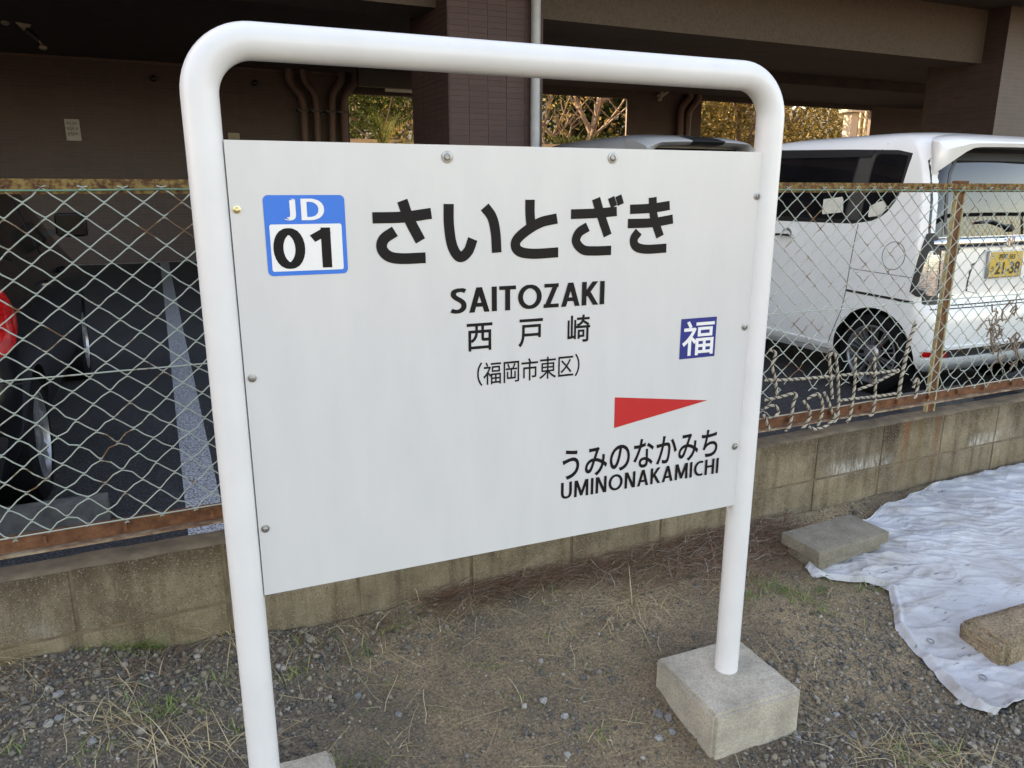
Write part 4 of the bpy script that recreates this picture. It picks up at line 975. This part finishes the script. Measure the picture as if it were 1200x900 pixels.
for _ in range(3600):
    x = rnd.uniform(.7, 2.3) if rnd.random() < .75 else rnd.gauss(1.85, .2); y = -.015-abs(rnd.gauss(0, .04+.10*sstep(1.0,1.9,x)))
    if in_tarp(x, y): continue
    N_.stick((x, y, ground_z(x, y)+rnd.uniform(.004,.040)), rnd.gauss(0,.6)+(pi if rnd.random()<.5 else 0), rnd.uniform(.03,.13), rnd.uniform(.0006,.0012), rnd.uniform(-.1,.2))
for _ in range(900):
    x = rnd.uniform(-.9, .8); y = -.015-abs(rnd.gauss(0, .10)); N_.stick((x, y, ground_z(x, y)+rnd.uniform(.003,.015)), rnd.uniform(0,6.28), rnd.uniform(.02,.08), rnd.uniform(.0004,.0009))
N_.make('fallen_needles', MT['needle'], 'reddish brown fallen needles and twigs drifted along the wall foot')
GR = Blades()
for q in ((158,752,26,.09),(180,752,30,.09),(190,755,14,.07),(132,768,8,.05),(200,830,26,.05),(180,840,24,.05),(225,825,18,.05),(165,830,14,.05),(245,800,14,.05),(280,860,10,.04),(15,880,14,.05),(110,880,12,.04),(395,895,16,.06),(430,898,14,.05),(420,770,12,.06),(455,745,10,.05),(475,725,16,.05),(570,780,10,.03),(463,800,8,.04),(645,716,10,.04),(905,690,30,.05),(925,695,34,.05),(945,705,30,.05),(965,690,22,.05),(880,700,24,.05),(890,685,20,.05),(960,720,18,.04),(1010,690,12,.04),(1030,690,10,.04),(700,862,12,.05),(1060,890,14,.08),(1110,885,16,.08),(760,665,12,.05),(655,690,10,.05),(620,815,5,.03),(345,760,12,.05),(360,790,14,.05),(330,800,12,.05),(850,655,12,.05)):
    clump(GR, *q, spread=.028, lean=(.1,1.0), w=.0019, curl=.9)
for _ in range(900):
    x = rnd.uniform(-.9, 2.4); y = -abs(rnd.gauss(.2, .35))
    if in_tarp(x, y) or y < -1.5 or noise.noise(Vector((x*3, y*3, 8))) < .02: continue
    GR.blade((x, y, ground_z(x, y)), rnd.uniform(0, 6.28), rnd.uniform(.1,1.1), rnd.uniform(.015,.04), .0011, .8, 4)
GR.make('green_grass', MT['green'], 'short green grass tufts sprouting from the dirt below the wall')
# ------------------------------------------------------------------ vehicles (local frame: x to the car's right, y forward from the rear bumper, z up from the road)
def car_mesh(name, S, wheels, RA, paintm, bow_r=.035, bow_f=.12):
    def interp(z):
        for a, b in zip(S, S[1:]):
            if a[0] <= z <= b[0]:
                t = (z-a[0])/(b[0]-a[0]); return [a[i]+(b[i]-a[i])*t for i in range(6)]
        return list(S[-1])
    zs = []
    for a, b in zip(S, S[1:]):
        n = max(1, int(round((b[0]-a[0])/.05)))
        zs += [a[0]+(b[0]-a[0])*i/n for i in range(n)]
    zs.append(S[-1][0]); vs = []; n1, nc, n2 = 12, 8, 26
    rows = [interp(z) for z in zs]
    for _ in range(1):                                          # ease the kinks between the given sections
        rows = [rows[0]]+[[ (rows[i-1][k]+2*rows[i][k]+rows[i+1][k])/4 for k in range(6)] for i in range(1, len(rows)-1)]+[rows[-1]]
    for z, yr, yf, w, rr, rf in rows:
        o = []
        def arc(cx, cy, r, t0):
            for i in range(nc): t = t0+(pi/2)*(i+.5)/nc; o.append([cx+r*cos(t), cy+r*sin(t)])
        for i in range(n1): o.append([-(w-rr)+2*(w-rr)*i/(n1-1), yr])
        arc(w-rr, yr+rr, rr, -pi/2)
        for i in range(n2): o.append([w, yr+rr+(yf-rf-yr-rr)*i/(n2-1)])
        arc(w-rf, yf-rf, rf, 0)
        for i in range(n1): o.append([(w-rf)-2*(w-rf)*i/(n1-1), yf])
        arc(-(w-rf), yf-rf, rf, pi/2)
        for i in range(n2): o.append([-w, yf-rf-(yf-rf-yr-rr)*i/(n2-1)])
        arc(-(w-rr), yr+rr, rr, pi)
        mid = (yr+yf)/2; hl = (yf-yr)/2
        for p in o:
            s = (p[1]-mid)/hl; q = min(1, abs(p[0])/max(w,.01)); x = p[0]*(1-.03*s*s*abs(s))
            y = p[1]+(bow_r*q*q if s < 0 else -bow_f*q*q)*abs(s)**3
            vs.append((x, y, z))
    n = len(vs)//len(rows); fs = [tuple(range(n-1,-1,-1)), tuple((len(rows)-1)*n+i for i in range(n))]
    for r in range(len(rows)-1):
        for i in range(n): j = (i+1) % n; fs.append((r*n+i, r*n+j, (r+1)*n+j, (r+1)*n+i))
    mb = MB(); mb.add(vs, fs); me = mesh_of(name, mb, [paintm, MT['trim']])
    bvh = BVHTree.FromPolygons([Vector(v) for v in vs], fs)
    body = bpy.data.objects.new('tmp_body', me); COL.objects.link(body); W = max(s[3] for s in S); cut = []
    for yw, zw in wheels:
        mb = MB(); M = Matrix.Translation((-W-.3, yw, zw)) @ Matrix.Rotation(pi/2, 4, 'Y'); mb.lathe([(RA,0),(RA,.3+.26)], 48, M)
        M = Matrix.Translation((W-.26, yw, zw)) @ Matrix.Rotation(pi/2, 4, 'Y'); mb.lathe([(RA,0),(RA,.3+.26)], 48, M)
        c = bpy.data.objects.new('tmp_cut', mesh_of('tmp', mb, MT['trim'])); COL.objects.link(c); cut.append(c)
        md = body.modifiers.new('b', 'BOOLEAN'); md.object = c; md.operation = 'DIFFERENCE'; md.solver = 'EXACT'
    bpy.context.view_layer.update()
    out = bpy.data.meshes.new_from_object(body.evaluated_get(bpy.context.evaluated_depsgraph_get())); out.name = name
    for c in cut: bpy.data.objects.remove(c)
    bpy.data.objects.remove(body)
    out.materials.clear(); out.materials.append(paintm); out.materials.append(MT['trim'])
    for p in out.polygons:
        p.use_smooth = True; c = p.center; p.material_index = 0
        for yw, zw in wheels:
            d = sqrt((c.y-yw)**2+(c.z-zw)**2)
            if (abs(d-RA) < .012 and abs(p.normal.x) < .3) or (d < RA+.003 and abs(abs(c.x)-(W-.26)) < .006): p.material_index = 1
        if c.z < S[0][0]+.002: p.material_index = 1
    out.set_sharp_from_angle(angle=radians(32)); return out, bvh
VIEW = {'L': (lambda u, z: Vector((-4, u, z)), Vector((1,0,0))), 'R': (lambda u, z: Vector((4, u, z)), Vector((-1,0,0))), 'B': (lambda u, z: Vector((u, -4, z)), Vector((0,1,0))), 'F': (lambda u, z: Vector((u, 9, z)), Vector((0,-1,0)))}
def hit(bvh, view, u, z):
    f, d = VIEW[view]; o = f(u, z); h = bvh.ray_cast(o, d)
    if h[0] is None: h = bvh.find_nearest(o+d*3.3); return h[0]
    return h[0]
def round_poly(pts, r=.03, n=5):
    P = [Vector(p) for p in pts]; out = []; m = len(P)
    for i in range(m):
        a, b, c = P[i-1], P[i], P[(i+1) % m]; ra = min(r, (a-b).length*.45, (c-b).length*.45)
        q0 = b+(a-b).normalized()*ra; q1 = b+(c-b).normalized()*ra
        for t in range(n+1): u = t/n; out.append(q0*(1-u)**2+b*2*u*(1-u)+q1*u*u)
    return out
def panel(mb, bvh, view, pts, off=.004, skirt=.012, r=.03, nr=14, nc=14):
    P = round_poly(pts, r) if r else [Vector(p) for p in pts]; zs = [p.y for p in P]; z0, z1 = min(zs), max(zs); d = VIEW[view][1]; grid = []
    for i in range(nr+1):
        t = i/nr; t = .5-.5*cos(pi*t); z = z0+(z1-z0)*(.0005+.999*t); xs_ = []
        for a, b in zip(P, P[1:]+P[:1]):
            if (a.y-z)*(b.y-z) <= 0 and abs(a.y-b.y) > 1e-9: xs_.append(a.x+(b.x-a.x)*(z-a.y)/(b.y-a.y))
        lo, hi = min(xs_), max(xs_); grid.append([hit(bvh, view, lo+(hi-lo)*j/nc, z)-d*off for j in range(nc+1)])
    vs = [q for row in grid for q in row]; m = nc+1
    fs = [(i*m+j, i*m+j+1, (i+1)*m+j+1, (i+1)*m+j) for i in range(nr) for j in range(nc)]
    ring = [j for j in range(m)]+[i*m+nc for i in range(1, nr+1)]+[nr*m+j for j in range(nc-1, -1, -1)]+[i*m for i in range(nr-1, 0, -1)]
    b = len(vs); vs += [vs[k]+d*skirt for k in ring]; L = len(ring)
    fs += [(ring[i], ring[(i+1) % L], b+(i+1) % L, b+i) for i in range(L)]
    mb.add(vs, fs); return mb
def groove(mb, bvh, view, pts, width=.006, off=.0015):
    P = [Vector(p) for p in pts]; D = [P[0]]
    for a, b in zip(P, P[1:]): n = max(1, int((b-a).length/.03)); D += [a.lerp(b, (i+1)/n) for i in range(n)]
    vs = []; d = VIEW[view][1]
    for i, p in enumerate(D):
        t = (D[min(i+1,len(D)-1)]-D[max(i-1,0)]).normalized(); nn = Vector((-t.y, t.x))*width/2
        for q in (p+nn, p-nn): vs.append(hit(bvh, view, q.x, q.y)-d*off)
    mb.add(vs, [(2*i, 2*i+1, 2*i+3, 2*i+2) for i in range(len(D)-1)]); return mb
def lp(name, mb, m, root, smooth=30): return part(name, mb, m, root, smooth=smooth, world=False)
def both(name, bvh, pts, m, root, **k):
    out = []
    for v in ('L', 'R'): mb = MB(); panel(mb, bvh, v, pts, **k); out.append(lp(name, mb, MT[m], root))
    return out
def wheel(root, x, y, z, R, rimr, W=.155, spokes=10, m='alloy'):
    s = 1 if x > 0 else -1; M = Matrix.Translation((x, y, z)) @ Matrix.Rotation(s*pi/2, 4, 'Y')   # local +Z outward
    w_ = bpy.data.objects.new('wheel', None); COL.objects.link(w_); w_.parent = root; w_.location = (x, y, z); w_.empty_display_size = .05
    M = Matrix.Rotation(s*pi/2, 4, 'Y')
    mb = MB(); mb.lathe([(rimr,-W*.9),(rimr+.02,-W),(R-.03,-W),(R-.005,-W+.02),(R,-W*.6),(R,-W*.3),(R-.006,-.02),(R-.03,-.002),(rimr+.03,.0),(rimr+.006,-.004),(rimr,-.012)], 56, M, closed=True); lp('tyre', mb, MT['tyre'], w_, 40)
    mb = MB(); mb.lathe([(rimr+.004,-.03),(rimr+.007,-.004),(rimr-.006,-.003),(rimr-.016,-.02),(rimr-.02,-W*.8),(rimr-.004,-W*.8)], 56, M, closed=True)
    for i in range(spokes):
        a = 2*pi*i/spokes
        for k in (-1, 1):
            a0 = a+k*.05; a1 = a+k*.11; q = lambda r, an, h: M @ Vector((r*cos(an), r*sin(an), h))
            t = .028
            vs = [q(.045,a0-t*2,-.018), q(.045,a0+t*2,-.018), q(rimr-.012,a1+t,-.012), q(rimr-.012,a1-t,-.012), q(.045,a0-t*2,-.05), q(.045,a0+t*2,-.05), q(rimr-.012,a1+t,-.045), q(rimr-.012,a1-t,-.045)]
            mb.add(vs, [(0,1,2,3),(7,6,5,4),(0,4,5,1),(1,5,6,2),(2,6,7,3),(3,7,4,0)])
    mb.lathe([(.062,-.05),(.062,-.02),(.045,-.010),(.025,-.006),(.002,-.006)], 24, M); lp('rim', mb, MT[m], w_, 35)
    mb = MB(); mb.lathe([(rimr-.012,-W*.75),(rimr-.012,-W*.7),(.01,-W*.65)], 32, M); lp('brake_disc', mb, MT['darkalloy'], w_, 35)
def mirror(root, x, y, z, m):
    s = 1 if x > 0 else -1; mb = MB(); M = Matrix.Translation((x, y, z))
    mb.box(-.09, .09, -.05, .06, -.075, .075, M, bev=.03); o = lp('door_mirror', mb, MT[m], root, 60)
    mb = MB(); mb.box(-.078, .078, -.053, -.0515, -.062, .062, M); lp('mirror_glass', mb, MT['darkglass'], o)
    mb = MB(); mb.box(-.12*s-.03, -.12*s+.03, -.02, .03, -.06, -.03, M); lp('mirror_arm', mb, MT['trim'], o)

# --- white kei van
van = thing('kei_van', 'white boxy kei van parked rear to the fence with a yellow number plate', 'van', (5.155, .985, ZA))
S = [(.20,.10,3.30,.655,.10,.20),(.235,.03,3.36,.70,.11,.22),(.29,.0,3.39,.722,.13,.25),(.45,-.005,3.395,.734,.13,.28),(.60,.0,3.39,.7375,.12,.28),(.645,.018,3.385,.7375,.11,.28),(.675,.045,3.37,.7375,.10,.28),(.85,.05,3.34,.7375,.10,.28),(.95,.055,3.26,.735,.10,.26),(1.02,.06,3.02,.732,.10,.22),(1.10,.065,2.84,.724,.10,.20),(1.30,.085,2.62,.705,.10,.18),(1.50,.115,2.38,.682,.11,.16),(1.62,.15,2.22,.662,.13,.15),(1.69,.18,2.10,.640,.15,.15),(1.735,.24,1.98,.60,.17,.18),(1.762,.33,1.85,.54,.2,.2),(1.778,.48,1.65,.42,.2,.2)]
WH = [(.43,.285),(2.95,.285)]
me, bv = car_mesh('body', S, WH, .325, MT['whitepaint']); link('body', me, van)
for yw, zw in WH:
    for s in (-1, 1): wheel(van, s*.715, yw, zw, .283, .198)
band = [(.335,1.645),(.36,1.42),(.385,1.33),(.45,1.235),(.56,1.185),(.72,1.165),(1.50,1.175),(2.45,1.14),(2.80,1.12),(2.30,1.67),(1.55,1.70),(.62,1.665)]
both('window_surround', bv, band, 'trim', van, off=.002, r=.03, nr=22, nc=40)
both('quarter_window', bv, [(.36,1.625),(.375,1.43),(.40,1.345),(.46,1.255),(.565,1.20),(.635,1.19),(.605,1.635)], 'glass', van, off=.006, r=.03)
both('sliding_door_window', bv, [(.78,1.195),(1.49,1.20),(1.515,1.665),(.75,1.64)], 'glass', van, off=.006, r=.03)
both('pillar_film', bv, [(.645,1.19),(.765,1.195),(.735,1.635),(.615,1.635)], 'greytrim', van, off=.005, r=.008)
both('rain_visor', bv, [(.64,1.615),(1.51,1.635),(1.515,1.695),(.63,1.66)], 'trim', van, off=.014, r=.01, nr=6)
both('front_door_window', bv, [(1.59,1.195),(2.42,1.16),(2.18,1.655),(1.60,1.675)], 'glass', van, off=.006, r=.04)
both('sunshade_card', bv, [(.79,1.235),(.98,1.225),(.985,1.345),(.81,1.35)], 'card', van, off=.0075, skirt=.001, r=.01, nr=4, nc=4)
both('sunshade_card', bv, [(.435,1.27),(.50,1.225),(.575,1.215),(.575,1.30),(.47,1.33)], 'card', van, off=.0075, skirt=.001, r=.01, nr=5, nc=4)
def gap(v, pts, width=.006, off=.0015, m='gap', root=van): lp('panel_gap_or_crease', groove(MB(), bv, v, pts, width, off), MT[m], root)
for v in 'LR':
    gap(v, [(.56,1.70),(.585,1.655)]); gap(v, [(.648,1.165),(.66,.95),(.675,.70),(.70,.55),(.76,.40),(.82,.25)]); gap(v, [(1.52,1.70),(1.54,1.2),(1.55,.6),(1.53,.26)]); gap(v, [(.82,.25),(1.53,.255),(2.5,.26)])
    gap(v, [(.66,.86),(.16,.842)], .004); gap(v, [(1.54,1.17),(2.5,1.12)], .004)  # first strip is a body crease, its shade drawn as a dark line
    gap(v, [(.33+.085*cos(t*pi/16), .972+.092*sin(t*pi/16)) for t in range(33)], .004)
for v in 'LR': gap(v, [(.675,.705),(.40,.695),(.14,.683)], .016, .003, 'trim')
for v, s in (('L',-1),('R',1)):
    mb = MB(); h = hit(bv, v, 1.30, 1.06); M = Matrix.Translation(h) @ Matrix.Rotation(s*pi/2, 4, 'Y'); mb.lathe([(.055,-.02),(.055,.001),(.05,.002),(.03,-.004),(.002,-.008)], 20, M); dh = lp('door_handle', mb, MT['alloy'], van)
    mb = MB(); mb.tube([h+Vector((s*.025,-.085,0)), h+Vector((s*.034,0,.003)), h+Vector((s*.025,.085,0))], .012, 8); lp('grip', mb, MT['chrome'], dh)
    mb = MB(); panel(mb, bv, v, [(.78,.255),(2.62,.255),(2.62,.32),(.78,.31)], off=.012, r=.01, nr=5, nc=20); lp('side_sill', mb, MT['whitepaint'], van)
    mirror(van, s*.83, 2.50, 1.16, 'whitepaint')
# rear
panel_ = lambda pts, off, m, name, r=.02, nr=12, nc=18, root=van: lp(name, panel(MB(), bv, 'B', pts, off=off, r=r, nr=nr, nc=nc), MT[m], root)
rw = panel_([(-.680,1.105),(.680,1.105),(.638,1.60),(.50,1.66),(-.50,1.66),(-.638,1.60)], .003, 'glass', 'rear_window', r=.04, nr=16, nc=30)
for s in (-1, 1):
    mb = MB(); groove(mb, bv, 'B', [(s*.47,1.60),(s*.54,1.50),(s*.57,1.38),(s*.58,1.20),(s*.565,1.12)], .022, .0055); lp('window_ceramic_edge', mb, MT['trim'], van)
mb = MB(); groove(mb, bv, 'B', [(-.48,1.605),(.48,1.605)], .05, .0052); lp('window_ceramic_edge', mb, MT['trim'], van)
mb = MB(); h = hit(bv, 'B', 0, 1.15); mb.tube([h+Vector((.02,-.015,.0)), h+Vector((-.18,-.018,.05)), h+Vector((-.30,-.014,.04))], .009, 6); mb.lathe([(.025,-.01),(.025,.02),(.015,.03)], 12, Matrix.Translation(h+Vector((.02,-.005,0))) @ Matrix.Rotation(pi/2,4,'X')); lp('rear_wiper', mb, MT['trim'], van)
mb = MB(); mb.tube([hit(bv, 'B', -.655+1.31*i/30, 1.064)+Vector((0,.006,0)) for i in range(31)], [.022]+[.036]*29+[.022], 18); lp('chrome_garnish', mb, MT['chrome'], van, 60)
# emblem on the garnish
h = hit(bv, 'B', 0, 1.065)+Vector((0,-.006,0)); em = MB(); em.tube([h+Vector(q) for q in ((-.032,-.034,.03),(-.036,-.034,-.02),(-.025,-.034,-.034),(.025,-.034,-.034),(.036,-.034,-.02),(.032,-.034,.03))], .004, 6); em.tube([h+Vector(q) for q in ((-.014,-.034,.030),(-.016,-.034,-.028))], .005, 6); em.tube([h+Vector(q) for q in ((.014,-.034,.030),(.016,-.034,-.028))], .005, 6); em.box(h.x-.016, h.x+.016, h.y-.038, h.y-.030, h.z-.004, h.z+.004); lp('emblem', em, MT['chrome'], van)
for s, v in ((-1,'L'),(1,'R')):
    q = lambda pts: [(s*a, b) for a, b in (pts if s > 0 else pts)]
    mb = MB(); panel(mb, bv, 'B', q([(.60,.675),(.690,.675),(.682,1.10),(.615,1.02),(.605,1.02)]), off=.006, r=.01, nr=14, nc=8); panel(mb, bv, v, [(.035,.70),(.175,.735),(.135,1.13),(.055,1.13)], off=.006, r=.012, nr=14, nc=8)
    tl = lp('tail_lamp', mb, MT['trim'], van)
    mb = MB(); panel(mb, bv, 'B', q([(.612,.735),(.682,.735),(.680,.995),(.622,.995)]), off=.014, r=.01, nr=12, nc=6); lp('lens', mb, MT['clearlens'], tl)
    mb = MB(); panel(mb, bv, v, [(.07,.76),(.130,.77),(.105,1.02),(.075,1.02)], off=.013, r=.01, nr=12, nc=5); lp('lens', mb, MT['clearlens'], tl)
    mb = MB(); panel(mb, bv, 'B', q([(.50,.322),(.676,.328),(.676,.368),(.50,.362)]), off=.006, r=.006, nr=4, nc=8); lp('reflector', mb, MT['redlens'], van)
panel_([(-.52,.318),(.52,.318),(.54,.372),(-.54,.372)], .004, 'trim', 'bumper_insert', r=.01, nr=5)
panel_([(-.66,.375),(.66,.375),(.66,.395),(-.66,.395)], .014, 'whitepaint', 'bumper_ledge', r=.005, nr=4, nc=24)
panel_([(-.66,.262),(.66,.262),(.67,.318),(-.67,.318)], .016, 'whitepaint', 'bumper_lip', r=.01, nr=5, nc=24)
gap('B', [(-.60,1.02),(-.595,.68),(-.55,.665),(.55,.665),(.595,.68),(.60,1.02)], .007, .0045); gap('B', [(-.66,.645),(.66,.645)], .006, .0045)
# number plate
pl = MB(); yp = hit(bv, 'B', 0, .91).y-.016
pl.box(-.178, .178, yp-.001, yp+.02, .825, 1.005, bev=.003); plo = lp('number_plate', pl, MT['alloy'], van)
pl = MB(); pl.box(-.165, .165, yp-.003, yp-.0005, .832, .998); lp('plate_face', pl, MT['plate'], plo)
FP = lambda a, z: Vector((a, yp-.0042, z))
put_text('福岡 583', (-.085, .945, .085, .985), MT['plateink'], plo, FP, .02, 'plate_lettering')
put_text('21-38', (-.105, .848, .150, .930), MT['plateink'], plo, FP, .03, 'plate_lettering')
put_text('う', (-.152, .868, -.120, .905), MT['plateink'], plo, FP, .02, 'plate_lettering')
# roof spoiler
sp = MB(); vs = []; nn = 33
for i in range(nn):
    u = -1+2*i/(nn-1); x = .665*u; e = abs(u); dn = .125*max(0, (e-.72)/.28)**1.5; up = .012*(1-e*e)
    yt = -.005+.10*e**6; zt = 1.675+up-.03*max(0,(e-.8)/.2)
    yb = .30-.10*e**6; zb = 1.752-.05*e**5-.012*e*e
    prof = [(yb, zb-.03), (yb, zb+.004), ((yb+yt)/2, (zb+zt)/2+.020), (yt+.01, zt+.006), (yt, zt-.004), (yt+.012+.05*min(1,dn*8), zt-.026-dn), (yb-.03, zt-.03-dn*.9)]
    vs += [(x, a, b) for a, b in prof]
m_ = 7; fs = [(i*m_+j, i*m_+(j+1) % m_, (i+1)*m_+(j+1) % m_, (i+1)*m_+j) for i in range(nn-1) for j in range(m_)]
for i in (0, nn-1):
    cen = tuple(sum(vs[i*m_+j][k] for j in range(m_))/m_ + (.012*(-1 if i == 0 else 1) if k == 0 else 0) for k in range(3)); vs.append(cen); fs += [(i*m_+j, i*m_+(j+1) % m_, len(vs)-1) for j in range(m_)]
sp.add(vs, fs); lp('roof_spoiler', sp, MT['whitepaint'], van, 50)
mb = MB(); panel(mb, bv, 'F', [(-.60,1.12),(.60,1.12),(.52,1.62),(-.52,1.62)], off=.004, r=.05); lp('windscreen', mb, MT['glass'], van)
for s in (-1, 1): mb = MB(); panel(mb, bv, 'F', [(s*.45,.72),(s*.66,.72),(s*.66,.90),(s*.45,.88)], off=.006, r=.03); lp('headlight', mb, MT['clearlens'], van)
mb = MB(); mb.tube([(0,.62,1.765),(0.0,.50,1.80)], .004, 6, r2=.002); lp('aerial', mb, MT['trim'], van)

# --- black hatchback
hb = thing('black_hatchback', 'glossy black hatchback parked behind the fence left of the white bay line', 'car', (-1.40, 1.06, ZA))
S = [(.17,.12,3.75,.70,.10,.25),(.24,.04,3.86,.77,.14,.3),(.40,.0,3.90,.83,.18,.35),(.58,.0,3.89,.845,.2,.4),(.66,.03,3.86,.846,.2,.4),(.80,.05,3.74,.845,.2,.38),(.92,.08,3.40,.835,.2,.3),(1.0,.10,3.10,.815,.2,.25),(1.06,.13,2.92,.795,.2,.25),(1.25,.24,2.62,.735,.2,.22),(1.40,.36,2.34,.685,.2,.2),(1.50,.48,2.06,.63,.22,.2),(1.56,.64,1.82,.55,.25,.22),(1.585,.85,1.55,.42,.25,.25)]
WH = [(.62,.295),(3.15,.295)]
me, bv = car_mesh('body', S, WH, .335, MT['blackpaint'], .10, .22); link('body', me, hb)
for yw, zw in WH:
    for s in (-1, 1): wheel(hb, s*.825, yw, zw, .293, .205, .18, 7, 'alloy')
both('side_window', bv, [(.62,1.10),(1.55,1.045),(1.60,1.44),(1.0,1.44),(.75,1.34)], 'darkglass', hb, off=.005, r=.04)
both('side_window', bv, [(1.62,1.045),(2.62,1.03),(2.14,1.40),(1.66,1.44)], 'darkglass', hb, off=.005, r=.04)
for s in (-1, 1):
    mirror(hb, s*.90, 2.40, 1.12+.06, 'blackpaint')
    mb = MB(); panel(mb, bv, 'B', [(s*.50,.72),(s*.79,.74),(s*.765,1.06),(s*.62,1.08)], off=.008, r=.03, nr=14, nc=8); panel(mb, bv, 'R' if s > 0 else 'L', [(.08,.74),(.24,.76),(.40,.88),(.34,1.02),(.16,1.04)], off=.008, r=.03, nr=14, nc=8); tl = lp('tail_lamp', mb, MT['redlens'], hb)
    mb = MB(); panel(mb, bv, 'B', [(s*.60,.92),(s*.765,.93),(s*.755,1.0),(s*.62,1.0)], off=.014, r=.02, nr=8, nc=6); panel(mb, bv, 'R' if s > 0 else 'L', [(.12,.92),(.24,.93),(.22,.985),(.13,.985)], off=.0135, r=.02, nr=6, nc=6); lp('clear_lens', mb, MT['clearlens'], tl)
    for y in (1.25, 2.05):
        h = hit(bv, 'R' if s > 0 else 'L', y, .93); mb = MB(); mb.tube([h+Vector((s*.006,-.09,0)), h+Vector((s*.03,-.06,0)), h+Vector((s*.03,.06,0)), h+Vector((s*.006,.09,0))], .012, 8); lp('door_handle', mb, MT['chrome' if y < 2 else 'blackpaint'], hb)
mb = MB(); panel(mb, bv, 'B', [(-.60,1.08),(.60,1.08),(.52,1.48),(-.52,1.48)], off=.004, r=.05); lp('rear_window', mb, MT['darkglass'], hb)
mb = MB(); panel(mb, bv, 'F', [(-.68,1.08),(.68,1.08),(.52,1.48),(-.52,1.48)], off=.004, r=.05); lp('windscreen', mb, MT['darkglass'], hb)
for v in 'LR':
    gap(v, [(.92,1.42),(.80,1.10),(.84,.85),(.98,.55),(1.02,.28)], root=hb); gap(v, [(1.60,1.45),(1.60,.28)], root=hb); gap(v, [(1.02,.28),(2.7,.28)], root=hb); gap(v, [(.30,.62),(.12,.66)], root=hb)
mb = MB(); panel(mb, bv, 'B', [(-.70,.20),(.70,.20),(.78,.45),(-.78,.45)], off=.006, r=.04, nc=24); lp('rear_bumper_insert', mb, MT['trim'], hb)

# --- pale minivan under the building
mv = thing('minivan', 'pale tall minivan with black roof spoiler parked beyond the white kei van', 'van', (5.50, 4.72, ZA))
S = [(.22,.10,4.62,.74,.10,.25),(.30,.02,4.72,.82,.14,.3),(.50,.0,4.76,.845,.16,.35),(.75,.0,4.74,.848,.16,.35),(.95,.02,4.66,.845,.15,.3),(1.06,.03,4.20,.835,.15,.25),(1.14,.035,3.95,.825,.15,.22),(1.50,.06,3.50,.79,.14,.2),(1.75,.11,3.15,.757,.15,.18),(1.88,.16,2.95,.725,.16,.18),(1.95,.24,2.75,.67,.18,.2),(1.99,.38,2.5,.56,.2,.2),(2.01,.60,2.2,.42,.2,.2)]
WH = [(.85,.32),(3.75,.32)]
me, bv = car_mesh('body', S, WH, .36, MT['silverpaint'], .05, .2); link('body', me, mv)
for yw, zw in WH:
    for s in (-1, 1): wheel(mv, s*.825, yw, zw, .318, .215, .19, 8, 'alloy')
both('side_window', bv, [(.30,1.20),(1.35,1.18),(1.37,1.82),(.34,1.80)], 'glass', mv, off=.005, r=.04)
both('side_window', bv, [(1.42,1.18),(2.55,1.17),(2.55,1.84),(1.44,1.82)], 'glass', mv, off=.005, r=.03)
both('side_window', bv, [(2.62,1.17),(3.70,1.14),(3.05,1.80),(2.62,1.84)], 'glass', mv, off=.005, r=.03)
mb = MB(); panel(mb, bv, 'B', [(-.76,1.15),(.76,1.15),(.70,1.84),(-.70,1.84)], off=.004, r=.05, nr=18, nc=26); lp('rear_window', mb, MT['glass'], mv)
mb = MB(); panel(mb, bv, 'F', [(-.70,1.16),(.70,1.16),(.60,1.85),(-.60,1.85)], off=.004, r=.05); lp('windscreen', mb, MT['glass'], mv)
def minispoiler(u0, u1, m, name):
    sp = MB(); vs = []; nn = 17
    for i in range(nn):
        u = u0+(u1-u0)*i/(nn-1); x = .735*u; e = abs(u); dn = .09*max(0, (e-.8)/.2); yt = -.10+.10*e**3; zt = 1.885+.02*(1-e*e)-.05*max(0,(e-.8)/.2)
        yb = .42; zb = 1.985-.05*e**4
        vs += [(x, a, b) for a, b in ((yb,zb-.04),(yb,zb+.004),((yb+yt)/2,(zb+zt)/2+.022),(yt+.01,zt+.006),(yt,zt-.006),(yt+.05,zt-.035-dn),(yb-.2,zt-.04-dn))]
    fs = [(i*7+j, i*7+(j+1) % 7, (i+1)*7+(j+1) % 7, (i+1)*7+j) for i in range(nn-1) for j in range(7)]+[tuple(range(7)), tuple((nn-1)*7+j for j in range(6,-1,-1))]
    sp.add(vs, fs); return lp(name, sp, MT[m], mv, 50)
minispoiler(-1, -.30, 'silverpaint', 'roof_spoiler'); minispoiler(.30, 1, 'silverpaint', 'roof_spoiler'); minispoiler(-.297, .297, 'trim', 'roof_spoiler')
mb = MB(); h = hit(bv, 'B', .22, 1.78); mb.tube([h+Vector((.03,-.02,-.01)), h+Vector((-.05,-.06,.01)), h+Vector((-.35,-.045,.02)), h+Vector((-.62,-.03,0))], .013, 8); mb.box(h.x-.02, h.x+.07, h.y-.06, h.y+.01, h.z-.04, h.z+.03, bev=.01); lp('rear_wiper', mb, MT['trim'], mv)
for s in (-1, 1):
    mb = MB(); panel(mb, bv, 'B', [(s*.66,.85),(s*.80,.87),(s*.76,1.55),(s*.70,1.55)], off=.008, r=.02, nr=12, nc=6); lp('tail_lamp', mb, MT['redlens'], mv); mirror(mv, s*.93, 3.55, 1.22, 'silverpaint')
mb = MB(); mb.box(-.165, .165, -.012, .02, .75, .915); pl = lp('number_plate', mb, MT['paper'], mv)
